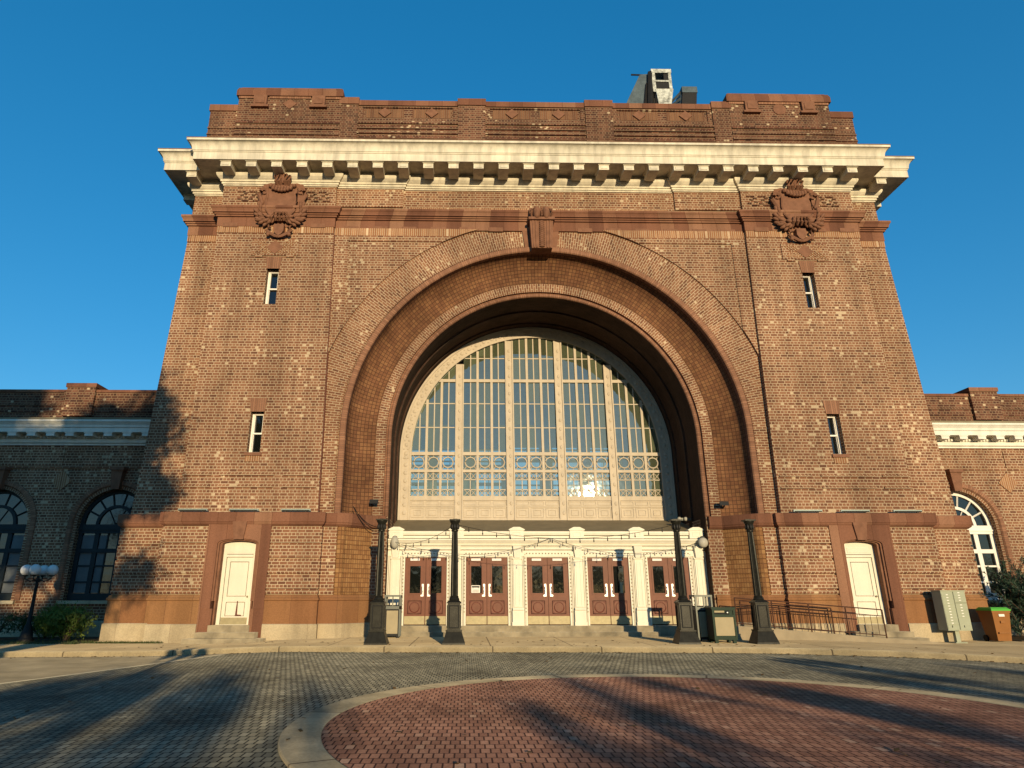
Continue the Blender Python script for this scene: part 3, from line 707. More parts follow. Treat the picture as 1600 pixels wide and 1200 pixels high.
# ================================================================== lower storey of the pavilion
GR=[1.57,1.74,2.26,2.79,3.31,3.93]
for s in (-1,1):
    q=lambda a,b:(min(s*a,s*b),max(s*a,s*b))
    DX=11.33; DH=.60
    w=MB()
    w.box(*q(8.4,10.2),-.15,1.2,-.3,4.3); w.box(*q(12.46,14.08),-.15,1.2,-.3,4.3); w.box(*q(10.2,12.46),.32,1.2,-.3,4.3)
    w.box(*q(14.0,16.0),.65,2.2,-.3,4.3); w.box(*q(15.4,16.0),2.2,5,-.3,4.3)
    for a,b in zip(GR,GR[1:]):
        w.box(*q(8.40,10.22),-.225,-.15,a+.03,b-.03); w.box(*q(12.44,14.1),-.225,-.15,a+.03,b-.03); w.box(*q(14.1,14.14),-.20,.6,a+.03,b-.03); w.box(*q(8.36,8.40),-.20,.1,a+.03,b-.03)
        w.box(*q(14.1,16.03),.60,.65,a+.03,b-.03); w.box(*q(7.86,8.38),.0,.05,a+.03,b-.03)
    w.box(*q(7.86,8.40),.04,1.2,-.3,4.3)
    obj('rusticated_wall',w,'brick',B)
    # splayed tile jamb in courses
    w=MB()
    for a,b in zip([.6]+GR,GR+[4.3]):
        for (za,zb,o) in ((a+.02,b-.02,0),(b-.02,b+.02,.035)):
            P=[(7.88,.06),(7.82,.0),(7.68,-.0),(7.60,.06),(7.56,.14)]+[(7.56-.84*t/4,.14+.90*t/4) for t in range(1,5)]
            for (x0,y0),(x1,y1) in zip(P,P[1:]):
                w.face([(s*x0,y0+o,za),(s*x1,y1+o,za),(s*x1,y1+o,zb),(s*x0,y0+o,zb)],[(y0*1.3+7.7-x0,za),(y1*1.3+7.7-x1,za),(y1*1.3+7.7-x1,zb),(y0*1.3+7.7-x0,zb)])
    obj('tile_jamb',w,'tile_or',B)
    w=MB(); w.box(*q(6.15,6.74),1.03,4.8,-.2,4.4); obj('inner_jamb',w,'brick',B)
    # plinths and belt follow the plan
    PL=[(16.0,4.6),(16.0,.62),(14.1,.62),(14.1,-.18),(8.40,-.18),(8.40,.02),(7.72,.02),(7.56,.12),(6.74,1.0),(6.2,1.0)]
    PP=[(-x,y) for x,y in PL] if s<0 else [(x,y) for x,y in PL][::-1]
    def split(prof,name,mat):
        # cut the run at the side door
        k=[i for i,p in enumerate(PP) if abs(abs(p[0])-14.1)<.01 and p[1]<0][0]; k2=[i for i,p in enumerate(PP) if abs(abs(p[0])-8.4)<.01 and p[1]<0][0]
        lo,hi=min(k,k2),max(k,k2)
        xa,xb=(s*12.46,s*10.2) if s<0 else (s*10.2,s*12.46)
        w=MB(); w.sweep(prof,PP[:lo+1]+[(xa,-.18)]); w.sweep(prof,[(xb,-.18)]+PP[hi:]); return split_obj(name,w,mat,B)
    split([(-.05,-.4),(.10,-.4),(.10,.57),(.07,.60),(-.05,.60)],'stone_base','stone')
    split([(-.05,.60),(.06,.60),(.06,1.36),(.10,1.38),(.10,1.44),(.06,1.48),(.04,1.55),(-.05,1.57)],'dado','terra_or')
    w=MB(); w.sweep([(-.06,3.93),(.02,3.93),(.05,3.96),(.10,4.0),(.12,4.06),(.14,4.08),(.14,4.40),(.12,4.42),(-.3,4.47)],PP); obj('belt_course',w,'terra',B)
    # side door with terracotta surround
    cx=s*DX
    ar=lambda hw,zs,ri,n=10:[(cx-hw,.0)]+[(cx+hw*math.cos(PI-PI*i/n),zs+ri*math.sin(PI*i/n)) for i in range(n+1)]
    def opn(hw,zs,ri,z0): return [(cx-hw,z0),(cx+hw,z0)]+[(cx+hw*math.cos(PI*i/10),zs+ri*math.sin(PI*i/10)) for i in range(11)]
    def ush(X,z0,ztop,hw,zs,ri):   # a wall piece with an open-bottomed arched opening
        a=[(cx+hw*math.cos(PI*i/10),zs+ri*math.sin(PI*i/10)) for i in range(11)]
        return [(cx+hw,z0),(cx+X,z0)]+ztop+[(cx-X,z0),(cx-hw,z0)]+a[::-1]
    def cap(hw,zs,ri): return [(cx+hw*math.cos(PI*i/10),zs+ri*math.sin(PI*i/10)) for i in range(11)]
    w=MB(); w.prism(ush(1.13,1.10,[(cx+1.13,4.06),(cx-1.13,4.06)],.74,3.32,.16),-.26,.34)
    w.box(cx-1.13,cx-.66,-.24,.34,-.3,1.10); w.box(cx+.66,cx+1.13,-.24,.34,-.3,1.10)
    sd=obj('door_surround',w,'terra',B)
    w=MB(); w.prism(ush(.75,1.35,cap(.75,3.32,.16),.68,3.31,.13),-.20,.34); w.box(cx-.66,cx-.605,-.1,.34,.56,1.348); w.box(cx+.605,cx+.66,-.1,.34,.56,1.348)
    w.prism(ush(.69,1.35,cap(.69,3.31,.13),.60,3.30,.11),-.12,.34)
    obj('architrave',w,'terra_plain',sd)
    w=MB(); w.hexa([(cx-.17,-.32,3.45),(cx+.17,-.32,3.45),(cx+.17,0,3.45),(cx-.17,0,3.45)],[(cx-.26,-.34,4.08),(cx+.26,-.34,4.08),(cx+.26,0,4.08),(cx-.26,0,4.08)]); obj('keystone',w,'terra_plain',sd)
    w=MB(); w.prism(opn(.605,3.29,.11,.56),.12,.2,[opn(.48,3.0,.0,.57)]); w.box(cx-.478,cx+.478,.1,.2,2.86,2.945); w.box(cx-.478,cx+.478,.115,.2,2.965,2.998); w.box(cx-.40,cx+.40,.108,.13,3.03,3.2)
    fr=obj('side_door',w,'cream',B)
    w=MB(); w.prism([(cx-.465,.57),(cx+.465,.57),(cx+.465,2.845),(cx-.465,2.845)],.16,.26,[[(cx-.34,p),(cx+.34,p),(cx+.34,r),(cx-.34,r)] for p,r in ((.84,1.32),(1.5,2.70))])
    for p,r in ((.84,1.32),(1.5,2.70)): w.box(cx-.318,cx+.318,.165,.26,p+.022,r-.022)
    w.box(cx-.48,cx+.48,.28,.30,.56,2.9)
    obj('leaf',w,'cream',fr)
    w=MB(); w.box(cx-.46,cx+.46,.15,.17,.57,.80); obj('kick_plate',w,'brass',fr)
    if s<0:
        w=MB(); w.prism([(cx+.02,.86),(cx+.24,.86),(cx+.24,.89),(cx+.10,.90),(cx+.085,1.35),(cx+.055,1.35),(cx+.035,.9)],.145,.156); obj('split_crack',w,'doord',fr)
    w=MB(); w.ball((cx+.40,.12,1.5),.035,8,6); obj('handle',w,'brass',fr)
    # steps below the side door
    z0=gz(cx)
    for (hw,y,z,zb) in ((.70,-.36,.56,.34),(1.02,-.66,.34,.16),(1.32,-.95,.15,-.3)):
        w=MB(); w.box(cx-hw,cx+hw,y,.34,zb,z); obj('door_step',w,'step',B)
# ---- the great window
w=MB(); YW=4.6
def ring(m,r0,r1,ya,yb,z0): m.prism([(-r0,z0),(-r1,z0),(-r1,ZC)]+circ(PI,0,r1,72)[1:-1]+[(r1,ZC),(r1,z0),(r0,z0),(r0,ZC)]+circ(0,PI,r0,72)[1:-1]+[(-r0,ZC)],ya,yb)
ring(w,6.10,5.62,YW-.06,YW+.2,4.64); ring(w,6.12,6.02,YW-.12,YW,4.64); ring(w,5.68,5.60,YW-.10,YW,4.64)
GW=obj('great_window',w,'tan',B)
w=MB()
n=46
for i in range(n+1):
    a=PI*i/n; w.ball((5.85*math.cos(a),YW-.07,ZC+5.85*math.sin(a)),(.09,.03,.09),8,5)
    a=PI*(i+.5)/n; w.ball((5.76*math.cos(a),YW-.07,ZC+5.76*math.sin(a)),(.04,.025,.04),6,4); w.ball((5.94*math.cos(a),YW-.07,ZC+5.94*math.sin(a)),(.04,.025,.04),6,4)
for s in (-1,1):
    for k in range(8): w.ball((s*5.85,YW-.07,4.95+k*.35),(.09,.03,.09),8,5)
obj('rosette_band',w,'tan',GW)
def top(x,r=5.6): return ZC+math.sqrt(max(0,r*r-x*x))
for k in (-1.5,-.5,.5,1.5):
    x=k*2.309; w=MB(); w.box(x-.17,x+.17,YW-.04,YW+.16,4.64,top(abs(x)+.17)); w.box(x-.19,x-.13,YW-.10,YW,4.64,top(abs(x)+.2)); w.box(x+.13,x+.19,YW-.10,YW,4.64,top(abs(x)+.2))
    for j in range(int((top(abs(x)+.2)-4.9)/.42)): w.ball((x,YW-.05,4.95+j*.42),(.06,.03,.09),6,5)
    obj('mullion',w,'tan',GW)
for b in range(-2,3):
    cx=b*2.309; x0=cx-2.309/2+.18; x1=cx+2.309/2-.18
    if b==-2: x0=-5.6
    if b==2: x1=5.6
    lw=(2.309-.36)/3; X0=cx-2.309/2+.18
    w=MB()
    for i in (1,2):
        x=X0+lw*i; 
        if abs(x)<5.58: w.box(x-.055,x+.055,YW-.02,YW+.1,5.6,top(abs(x)+.05))
    for i in range(3):
        x=X0+lw*(i+.5)
        if abs(x)<5.55: w.box(x-.024,x+.024,YW+.03,YW+.09,7.6,top(abs(x)+.02)); w.box(x-.018,x+.018,YW+.03,YW+.09,5.6,6.86)
    def span(z):
        r=math.sqrt(max(0,5.62**2-max(0,z-ZC)**2)); return max(x0,-r),min(x1,r)
    for z,h,y in ((11.03,.07,YW-.028),(7.58,.075,YW-.034),(6.80,.06,YW-.031),(5.62,.07,YW-.043)):
        a,c=span(z); 
        if c>a: w.box(a,c,y,YW+.104,z-h,z+h)
    for z in (12.15,9.93,8.80):
        a,c=span(z)
        if c>a: w.box(a,c,YW+.035,YW+.085,z-.022,z+.022)
    obj('glazing_bar',w,'tan',GW)
    # roundels and lattice
    w=MB()
    for i in range(3):
        a=X0+lw*i+.055; c=a+lw-.11; m=(a+c)/2; zc=7.19; rr=.23
        w.tube([(m+rr*math.cos(t*PI/10),YW+.03,zc+rr*math.sin(t*PI/10)) for t in range(21)],.03,5,False)
        for (p0,p1) in (((m-rr*.72,zc+rr*.72),(a,7.5)),((m+rr*.72,zc+rr*.72),(c,7.5)),((m-rr*.72,zc-rr*.72),(a,6.87)),((m+rr*.72,zc-rr*.72),(c,6.87)),((m,zc+rr),(m,7.52)),((m,zc-rr),(m,6.86)),((m-rr,zc),(a,zc)),((m+rr,zc),(c,zc))):
            w.tube([(p0[0],YW+.04,p0[1]),(p1[0],YW+.04,p1[1])],.02,4)
        for z0_,z1_ in ((6.42,6.74),(5.69,5.98)):
            for u0,u1 in ((a,m),(m,c)):
                w.tube([(u0,YW+.04,z0_),(u1,YW+.04,z1_)],.016,4); w.tube([(u0,YW+.04,z1_),(u1,YW+.04,z0_)],.016,4)
            w.box(a,c,YW+.03,YW+.06,(z0_ if z0_>6 else z1_)-.018,(z0_ if z0_>6 else z1_)+.018)
    obj('lattice',w,'tan',GW)
    # panelled apron
    w=MB(); w.box(x0,x1,YW+.0,YW+.12,4.64,5.56)
    w.box(x0,x1,YW-.06,YW+.02,4.64,4.72); w.box(x0,x1,YW-.045,YW+.02,5.22,5.27); w.box(x0,x1,YW-.05,YW+.02,5.5,5.56)
    for i in range(3):
        a=X0+lw*i+.04; c=a+lw-.08
        for (u0,u1,v0,v1,t) in ((a,c,4.76,5.19,.03),(a+.12,c-.12,4.85,5.09,.025),(a,c,5.30,5.47,.025)):
            w.frame(u0,u1,v0,v1,t,YW-.03,YW+.01)
    obj('apron_panel',w,'tan',GW)
    # one pane of glass per bay
    pts=[(x0,5.6),(x1,5.6)]
    ng=20; tp=[]
    for i in range(ng+1):
        x=x1+(x0-x1)*i/ng; tp.append((x,top(abs(x),5.61)))
    g=MB(); g.prism(pts+tp,YW+.06,YW+.065,back=False); obj('pane',g,'glass',GW)
# ---- lobby roof and entrance front
w=MB(); w.face([(-6.15,1.7,3.86),(6.15,1.7,3.86),(6.15,4.6,4.66),(-6.15,4.6,4.66)]); w.box(-6.14,6.14,1.62,1.72,3.5,3.87); obj('lobby_roof',w,'roofm',B)
YD=1.5; DW=2.335
w=MB()
w.box(-6.14,6.14,YD+.18,YD+.2,3.1,3.86)
for e0,e1 in ((3.1,3.185),(3.205,3.335),(3.355,3.63),(3.65,3.735),(3.755,3.86)): w.box(-6.14,6.14,YD+.06,YD+.18,e0,e1)
w.box(-6.14,6.14,YD+.02,YD+.1,2.97,3.17)               # dotted architrave backing
w.sweep([(0,3.36),(.06,3.36),(.08,3.42),(.08,3.46),(.15,3.46),(.17,3.50),(.22,3.55),(.22,3.60),(0,3.63)],[(-6.14,YD+.06),(6.14,YD+.06)])
w.sweep([(0,3.22),(.05,3.22),(.05,3.28),(0,3.30)],[(-6.14,YD+.06),(6.14,YD+.06)])
w.sweep([(0,3.76),(.06,3.76),(.09,3.84),(.09,3.90),(-.2,3.93)],[(-6.14,YD+.06),(6.14,YD+.06)])
ES=obj('entrance_front',w,'cream',B)
PX=[-5.84,-3.50,-1.17,1.17,3.50,5.84]
for i,x in enumerate(PX):
    hw=.30
    w=MB(); w.box(x-hw,x+hw,YD+.17,YD+.2,.47,3.1)
    for e0,e1,yy in ((-.30,-.262,.04),(-.244,-.205,.05),(-.187,.187,.03),(.205,.244,.05),(.262,.30,.04)): w.box(x+e0,x+e1,YD+yy,YD+.17,.47,3.1)
    w.box(x-.15,x+.15,YD-.02,YD+.06,1.12,2.95)
    w.box(x-.21,x+.21,YD-.10,YD+.06,.47,1.0); w.box(x-.23,x+.23,YD-.12,YD+.06,.47,.6); w.sweep([(0,1.0),(.04,1.02),(.02,1.09),(0,1.1)],[(x-.2,YD-.08),(x+.2,YD-.08)])
    for d in (-.075,.075): w.box(x+d-.012,x+d+.012,YD-.035,YD,1.2,2.75)
    w.hexa([(x-.11,YD-.10,2.9),(x+.11,YD-.10,2.9),(x+.11,YD+.06,2.9),(x-.11,YD+.06,2.9)],[(x-.16,YD-.16,3.34),(x+.16,YD-.16,3.34),(x+.16,YD+.06,3.34),(x-.16,YD+.06,3.34)])
    w.box(x-.19,x+.19,YD-.06,YD+.06,2.86,2.9)
    obj('pilaster',w,'cream',ES)
    w=MB(); w.box(x-.27,x+.27,YD-.08,YD+.2,3.63,3.93); w.prism([(x-.31,3.93),(x+.31,3.93),(x+.31,3.97),(x+.12,4.06),(x-.12,4.06),(x-.31,3.97)],YD-.11,YD+.22)
    w.frame(x-.15,x+.15,3.70,3.87,.02,YD-.095,YD-.07)
    obj('pedestal',w,'cream',ES)
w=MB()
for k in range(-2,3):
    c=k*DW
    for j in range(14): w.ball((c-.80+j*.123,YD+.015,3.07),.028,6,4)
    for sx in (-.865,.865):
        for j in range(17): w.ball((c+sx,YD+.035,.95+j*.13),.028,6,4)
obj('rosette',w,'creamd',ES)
for k in range(-2,3):
    c=k*DW
    w=MB(); w.box(c-.88,c-.80,YD+.04,YD+.25,.47,2.97); w.box(c+.80,c+.88,YD+.04,YD+.25,.47,2.97); w.box(c-.80,c+.80,YD+.05,YD+.25,2.93,2.99); obj('door_frame',w,'cream',ES)
    for sd in (-1,1):
        x0,x1=(c-.795,c-.006) if sd<0 else (c+.006,c+.795); m=(x0+x1)/2
        # leaf with a real opening for the glass
        w=MB(); w.prism([(x0,.50),(x1,.50),(x1,2.93),(x0,2.93)],YD+.12,YD+.17,[[(m-.2,1.62),(m+.2,1.62),(m+.2,2.60),(m-.2,2.60)],[(m-.26,.87),(m+.26,.87),(m+.26,1.35),(m-.26,1.35)]])
        w.box(m-.242,m+.242,YD+.115,YD+.17,.888,1.332)
        for (a,b,e,f,t) in ((m-.26,m+.26,1.56,2.66,.055),):
            w.frame(a,b,e,f,t,YD+.10,YD+.13)
        D=obj('entrance_door',w,'door',B)
        g=MB(); g.tube([(m+.18*math.cos(t*PI/12),YD+.115,1.11+.18*math.sin(t*PI/12)) for t in range(25)],.02,5,False)
        for sx in (-1,1):
            for sz in (-1,1): g.prism([(m+sx*.24,1.11+sz*.22),(m+sx*.14,1.11+sz*.22),(m+sx*.24,1.11+sz*.13)],YD+.105,YD+.125)
        obj('carved_roundel',g,'doord',D)
        g=MB(); g.box(m-.21,m+.21,YD+.145,YD+.15,1.61,2.61); obj('pane',g,'dglass',D)
        g=MB(); g.box(x0+.01,x1-.01,YD+.105,YD+.12,.51,.80); obj('kick_plate',g,'brass',D)
        hx=x1-.12 if sd<0 else x0+.12
        g=MB(); g.box(hx-.055,hx+.055,YD+.105,YD+.12,1.50,1.95); g.tube([(hx,YD+.12,1.58),(hx,YD+.05,1.60),(hx,YD+.05,1.84),(hx,YD+.12,1.86)],.014,6); g.ball((hx,YD+.09,1.68),(.03,.03,.05),8,6); obj('handle',g,'steel',D)
        g=MB(); ex=x0+.16 if sd<0 else x1-.46
        ex=m-.2; g.box(ex,ex+.36,YD+.06,YD+.12,2.80,2.885); obj('door_closer',g,'white',D)
        if k==-1 and sd<0:
            g=MB(); g.box(m-.19,m+.14,YD+.10,YD+.112,1.63,1.90); nb=obj('door_notice',g,'white',D)
            g=MB(); g.box(m-.17,m+.12,YD+.094,YD+.101,1.82,1.875); g.box(m-.14,m-.11,YD+.094,YD+.101,1.79,1.81); g.box(m+.06,m+.09,YD+.094,YD+.101,1.79,1.81)
            for j in range(3): g.box(m-.15,m+.10,YD+.094,YD+.101,1.66+j*.035,1.67+j*.035)
            obj('lettering',g,'irond',nb)
        if k==1 and sd>0:
            g=MB(); g.box(m+.02,m+.13,YD+.10,YD+.112,1.62,2.02); obj('paper_notice',g,'beige',D)
w=MB(); w.box(-6.14,6.14,YD+.25,YD+.3,.4,3.6); obj('lobby_wall',w,'irond',B)
w=MB(); w.box(-6.14,6.14,1.0,YD+.3,-.2,.47); obj('door_step',w,'step',B)
w=MB(); w.box(-6.14,3.9,.62,1.0,-.2,.28); obj('door_step',w,'step',B)
# ---- the hall behind the glass
w=MB(); w.box(-14.4,14.4,4.9,27,-.3,.2); w.box(-14.4,14.4,4.9,27,20.2,20.4); obj('hall_floor',w,'plaster',B)
w=MB(); w.prism([(-15,-.3),(15,-.3),(15,20.3),(-15,20.3)],26.6,27,[[(x,8.6),(x+2.0,8.6),(x+2.0,12.6),(x,12.6)] for x in (-8.4,-5.4,-2.4,.6,3.6,6.6)]); obj('rear_wall',w,'plaster',B)
for x in (-8.4,-5.4,-2.4,.6,3.6,6.6):
    w=MB()
    for j in range(9): w.box(x,x+2.0,26.55,26.62,8.6+j*.46,8.72+j*.46+(.14 if (j+int(x))%3==0 else 0))
    w.box(x+.97,x+1.03,26.5,26.62,8.6,12.6); obj('blind',w,'curtain',B)
w=MB(); w.box(-15.2,15.2,1.1,26.9,20.4,20.9); obj('flat_roof',w,'roofb',B)

# ================================================================== WINGS
def wing(s):
    o=thing('station_wing',(s*17,3.2,0),('low shaded brick wing left of the pavilion with dark arched windows' if s<0 else 'low sunlit brick wing right of the pavilion with a white arched window'),'building')
    YF=3.2; q=lambda a,b:(min(s*a,s*b),max(s*a,s*b))
    wins=[17.72,22.6,27.5,32.4]; zc=4.33; RW=1.42
    w=MB(); hol=[]
    for c in wins:
        hol.append([(s*c-RW,1.35),(s*c+RW,1.35)]+arc(s*c,zc,RW,0,PI,28))
    w.prism([(s*15.2,-.4),(s*46,-.4),(s*46,7.7),(s*15.2,7.7)] if s>0 else [(-46,-.4),(-15.2,-.4),(-15.2,7.7),(-46,7.7)],YF,YF+.5,hol)
    w.box(*q(45.5,46),YF+.5,20,-.4,8)
    obj('wall',w,'brick',o)
    w=MB(); w.box(*q(15.2,46),YF+.15,YF+.7,8.0,10.0); 
    for x in (15.9,20.2,24.8,29.5,34.2): w.box(*q(x-.62,x+.62) if x>16 else q(15.2,16.3),YF+.08,YF+.8,9.2,10.05)
    for k in range(4): w.box(*q(15.2,46),YF+.11,YF+.2,8.5+k*.3,8.57+k*.3)
    for x in (20.05,29.3): w.box(*q(x-.62,x+.62),YF+.0,YF+1.0,8.9,10.2)
    pw=obj('parapet',w,'brick_dark',o)
    w=MB(); w.box(*q(15.2,46),YF+.1,YF+.75,10.0,10.12)
    for x in (20.05,29.3): w.box(*q(x-.66,x+.66),YF-.05,YF+1.05,10.2,10.38)
    obj('coping',w,'terra',pw)
    w=MB(); w.sweep([(-.1,7.60),(.06,7.60),(.06,7.66),(.14,7.70),(.14,7.84),(.10,7.86),(.10,8.06),(.58,8.06),(.58,8.24),(.62,8.26),(.64,8.36),(.72,8.46),(.75,8.48),(.75,8.56),(-.1,8.62)],[(-46,YF),(-15.1,YF)] if s<0 else [(15.1,YF),(46,YF)])
    c=obj('cornice',w,'cornice2',o)
    x=15.85
    while x<44:
        m=MB(); m.box(s*x-.17,s*x+.17,YF-.55,YF-.05,7.90,8.058); m.box(s*x-.20,s*x+.20,YF-.57,YF-.05,8.02,8.059)
        obj('modillion',m,'cornice2',c)
        x+=.80
    m=MB(); x=15.5
    while x<44: m.box(s*x-.04,s*x+.04,YF-.19,YF-.1,7.88,7.97); x+=.13
    obj('dentil_row',m,'cornice2',c)
    m=MB(); m.box(*q(15.1,46),YF-.72,YF+.15,8.565,8.66); obj('gutter',m,'roofm',c)
    w=MB(); w.box(*q(15.2,46),YF-.05,YF,6.62,6.70); w.box(*q(16,19.4),YF-.035,YF,6.74,7.5); w.box(*q(20.2,25),YF-.035,YF,6.74,7.5); obj('string_course',w,'brick',o)
    for x in (20.1,25.0,29.9):
        w=MB(); w.prism([(s*x-.42,6.1),(s*x,5.68),(s*x+.42,6.1),(s*x,6.52)],YF-.04,YF); obj('diamond',w,'soldier',o)
    for i,c in enumerate(wins):
        cx=s*c
        w=MB(); w.arch([(1.78,YF+.02),(1.78,YF-.05),(1.72,YF-.08),(1.60,YF-.08),(1.55,YF-.02),(1.55,YF+.02)],zc,1.35,28,cx=cx); a=obj('arch_moulding',w,'rowlock',o)
        w=MB(); w.arch([(1.55,YF-.004),(1.42,YF-.004)],zc,1.35,28,cx=cx,flip=True); obj('inner_ring',w,'voussoir',a)
        w=MB(); w.hexa([(cx-.16,YF-.26,5.72),(cx+.16,YF-.26,5.72),(cx+.16,YF,5.72),(cx-.16,YF,5.72)],[(cx-.24,YF-.32,6.5),(cx+.24,YF-.32,6.5),(cx+.24,YF,6.5),(cx-.24,YF,6.5)]); w.box(cx-.29,cx+.29,YF-.38,YF,6.5,6.64); obj('keystone',w,'terra_plain',a)
        w=MB(); y=YF+.26; mt='greyblue' if s<0 else 'white'
        def rg(r0,r1): w.prism(arc(cx,zc,r0,0,PI,28)+arc(cx,zc,r1,PI,0,28),y,y+.12)
        rg(1.42,1.27); rg(.80,.68)
        for k in range(1,7):
            a_=PI*k/7; ca,sa=math.cos(a_),math.sin(a_); w.tube([(cx+.74*ca,y+.05,zc+.74*sa),(cx+1.32*ca,y+.05,zc+1.32*sa)],.035,4)
        for k in (1,2): 
            a_=PI*k/3; w.tube([(cx,y+.05,zc),(cx+.72*math.cos(a_),y+.05,zc+.72*math.sin(a_))],.022,4)
        w.box(cx-1.42,cx+1.42,y-.04,y+.12,3.98,4.33); w.box(cx-1.42,cx+1.42,y-.08,y+.02,4.1,4.16)
        for xx in (-1.35,-.66,.66,1.35): w.box(cx+xx-.09,cx+xx+.09,y,y+.12,1.35,4.0)
        for xx in (-1.42,.75,1.42-.0): pass
        for xx in (-.22,.22): w.box(cx+xx-.025,cx+xx+.025,y+.03,y+.1,1.6,4.0)
        for z in (1.42,2.05,2.68,3.30): w.box(cx-1.42,cx+1.42,y+.02,y+.1,z-.035,z+.035)
        w.box(cx-1.42,cx+1.42,y-.006,y+.13,1.35,1.62); w.box(cx-1.3,cx+1.3,y-.02,y+.125,3.2,3.36)
        f=obj('arched_window',w,mt,o)
        w=MB(); w.prism([(cx-1.4,1.4),(cx+1.4,1.4)]+arc(cx,zc,1.40,0,PI,28),y+.07,y+.075,back=False); obj('pane',w,'wglass' if s<0 else 'dglass',f)
        if s<0:
            w=MB(); 
            for x0,x1 in ((-1.24,-.78),(-.55,-.26),(.78,1.24)) : w.box(cx+x0,cx+x1,y+.055,y+.062,1.64,3.9)
            obj('curtain',w,'curtain',f)
        w=MB(); w.box(cx-1.6,cx+1.6,YF-.12,YF+.3,1.22,1.35); obj('sill',w,'stone',f)
    w=MB(); w.sweep([(-.05,-.4),(.10,-.4),(.10,.57),(.07,.60),(-.05,.60)],[(-46,YF),(-15.4,YF)] if s<0 else [(15.4,YF),(46,YF)]); obj('stone_base',w,'stone',o)
    w=MB(); w.box(*q(15.3,46),YF+.6,20,8.6,8.8); obj('flat_roof',w,'roofb',o)
wing(-1); wing(1)
# ================================================================== FREE-STANDING THINGS
def iron_post(label):
    o=thing('iron_post',(0,0,0),label,'post','fluted iron posts in front of the entrance')
    h=lambda a,z:[(-a,-a,z),(a,-a,z),(a,a,z),(-a,a,z)]
    w=MB(); w.hexa(h(.35,-.03),h(.34,.05)); w.hexa(h(.335,.05),h(.235,.36)); w.box(-.25,.25,-.25,.25,.36,.40); obj('base',w,'iron',o)
    w=MB(); w.hexa(h(.205,.40),h(.195,1.17))
    for r in range(4):
        rot=Matrix.Rotation(r*PI/2,3,'Z')
        for (x0,x1,z0,z1) in ((-.15,-.125,.485,1.095),(.125,.15,.485,1.095),(-.15,.15,.46,.485),(-.15,.15,1.095,1.12)):
            p=[(x0,-.222,z0),(x1,-.222,z0),(x1,-.19,z0),(x0,-.19,z0)]; t=[(a,b,z1) for a,b,c in p]
            w.hexa([tuple(rot@Vector(v)) for v in p],[tuple(rot@Vector(v)) for v in t])
    w.box(-.225,.225,-.225,.225,1.17,1.20); w.hexa(h(.225,1.20),h(.15,1.27)); pd=obj('pedestal',w,'iron',o)
    w=MB(); [w.box(x0,x1,-.2235,-.20,z0,z1) for x0,x1,z0,z1 in ((-.155,-.128,.46,1.12),(.128,.155,.46,1.12),(-.128,.128,.46,.487),(-.128,.128,1.093,1.12))]; obj('panel_border',w,'black',pd)
    w=MB(); n=32
    def rg(r,z): return [((r*(1 if i%2 else .86))*math.cos(2*PI*i/n),(r*(1 if i%2 else .86))*math.sin(2*PI*i/n),z) for i in range(n)]
    R=[rg(.122,1.37),rg(.116,2.2),rg(.104,2.9),rg(.092,3.36)]
    for a,b in zip(R,R[1:]):
        for i in range(n): w.face([a[i],a[(i+1)%n],b[(i+1)%n],b[i]])
    w2=MB(); w2.lathe([(.15,1.26),(.165,1.29),(.15,1.33),(.135,1.35),(.14,1.37),(.11,1.40)],0,0,20); sh=obj('shaft',w,'iron',o); obj('torus',w2,'iron',sh)
    w=MB(); w.lathe([(.092,3.34),(.112,3.36),(.112,3.39),(.095,3.41),(.105,3.5),(.135,3.6),(.17,3.66),(.17,3.69)],0,0,20); cp=obj('capital',w,'iron',o)
    w=MB()
    for i in range(8):
        a=2*PI*i/8; w.ball((.115*math.cos(a),.115*math.sin(a),3.5),(.035,.035,.09),6,5)
    obj('leaf',w,'irond',cp)
    w=MB(); w.box(-.175,.175,-.175,.175,3.69,3.73); w.box(-.07,.07,-.07,.07,3.73,3.75); obj('cap_plate',w,'iron',cp)
    return o
pl=['fluted black iron post nearest the left brick jamb, leftmost of four','fluted black iron post between the first and second doorways','fluted black iron post beside the green trash bin, before the last doorway','fluted black iron post on the ramp side, rightmost of four']
p0=iron_post(pl[0]); p0.location=(-5.85,-3.15,.13)
for x,l in zip((-3.50,3.66,6.05),pl[1:]): copy_tree(p0,(x,-3.15,.13),l)
# string lights
def string(pts,label,bulbs=True,step=.42,sag=()):
    P=[]
    for (a,b,s) in zip(pts,pts[1:],sag):
        a,b=Vector(a),Vector(b); n=16
        for i in range(n): t=i/n; p=a.lerp(b,t); p.z-=s*4*t*(1-t); P.append(p)
    P.append(Vector(pts[-1]))
    o=thing('string_light',tuple(P[0]),label,'string light','party light strings across the entrance')
    w=MB(); w.tube(P,.007,4); obj('cable',w,'black',o)
    acc=0
    for a,b in zip(P,P[1:]):
        acc+=(b-a).length
        if acc>step:
            acc=0; w=MB(); w.tube([b,b-Vector((0,0,.06))],.011,5); w.lathe([(0,-.15),(.017,-.13),(.02,-.10),(.012,-.06)],b.x,b.y,6,b.z); obj('bulb',w,'irond',o)
string([(-5.95,1.25,3.5),(-3.5,-3.1,3.72)],'short light string from the left jamb up to the second post',sag=(.28,))
string([(-3.5,-3.1,3.72),(3.66,-3.1,3.72)],'long sagging light string between the second and third posts',sag=(.45,))
string([(-5.85,1.2,3.45),(-2.6,1.1,3.0),(.1,1.2,3.62)],'lower light string draped over the two leftmost doorways',sag=(.12,.10))
string([(.1,1.2,3.62),(2.6,1.1,3.05),(5.95,1.2,3.5)],'lower light string draped over the two rightmost doorways',sag=(.08,.14))
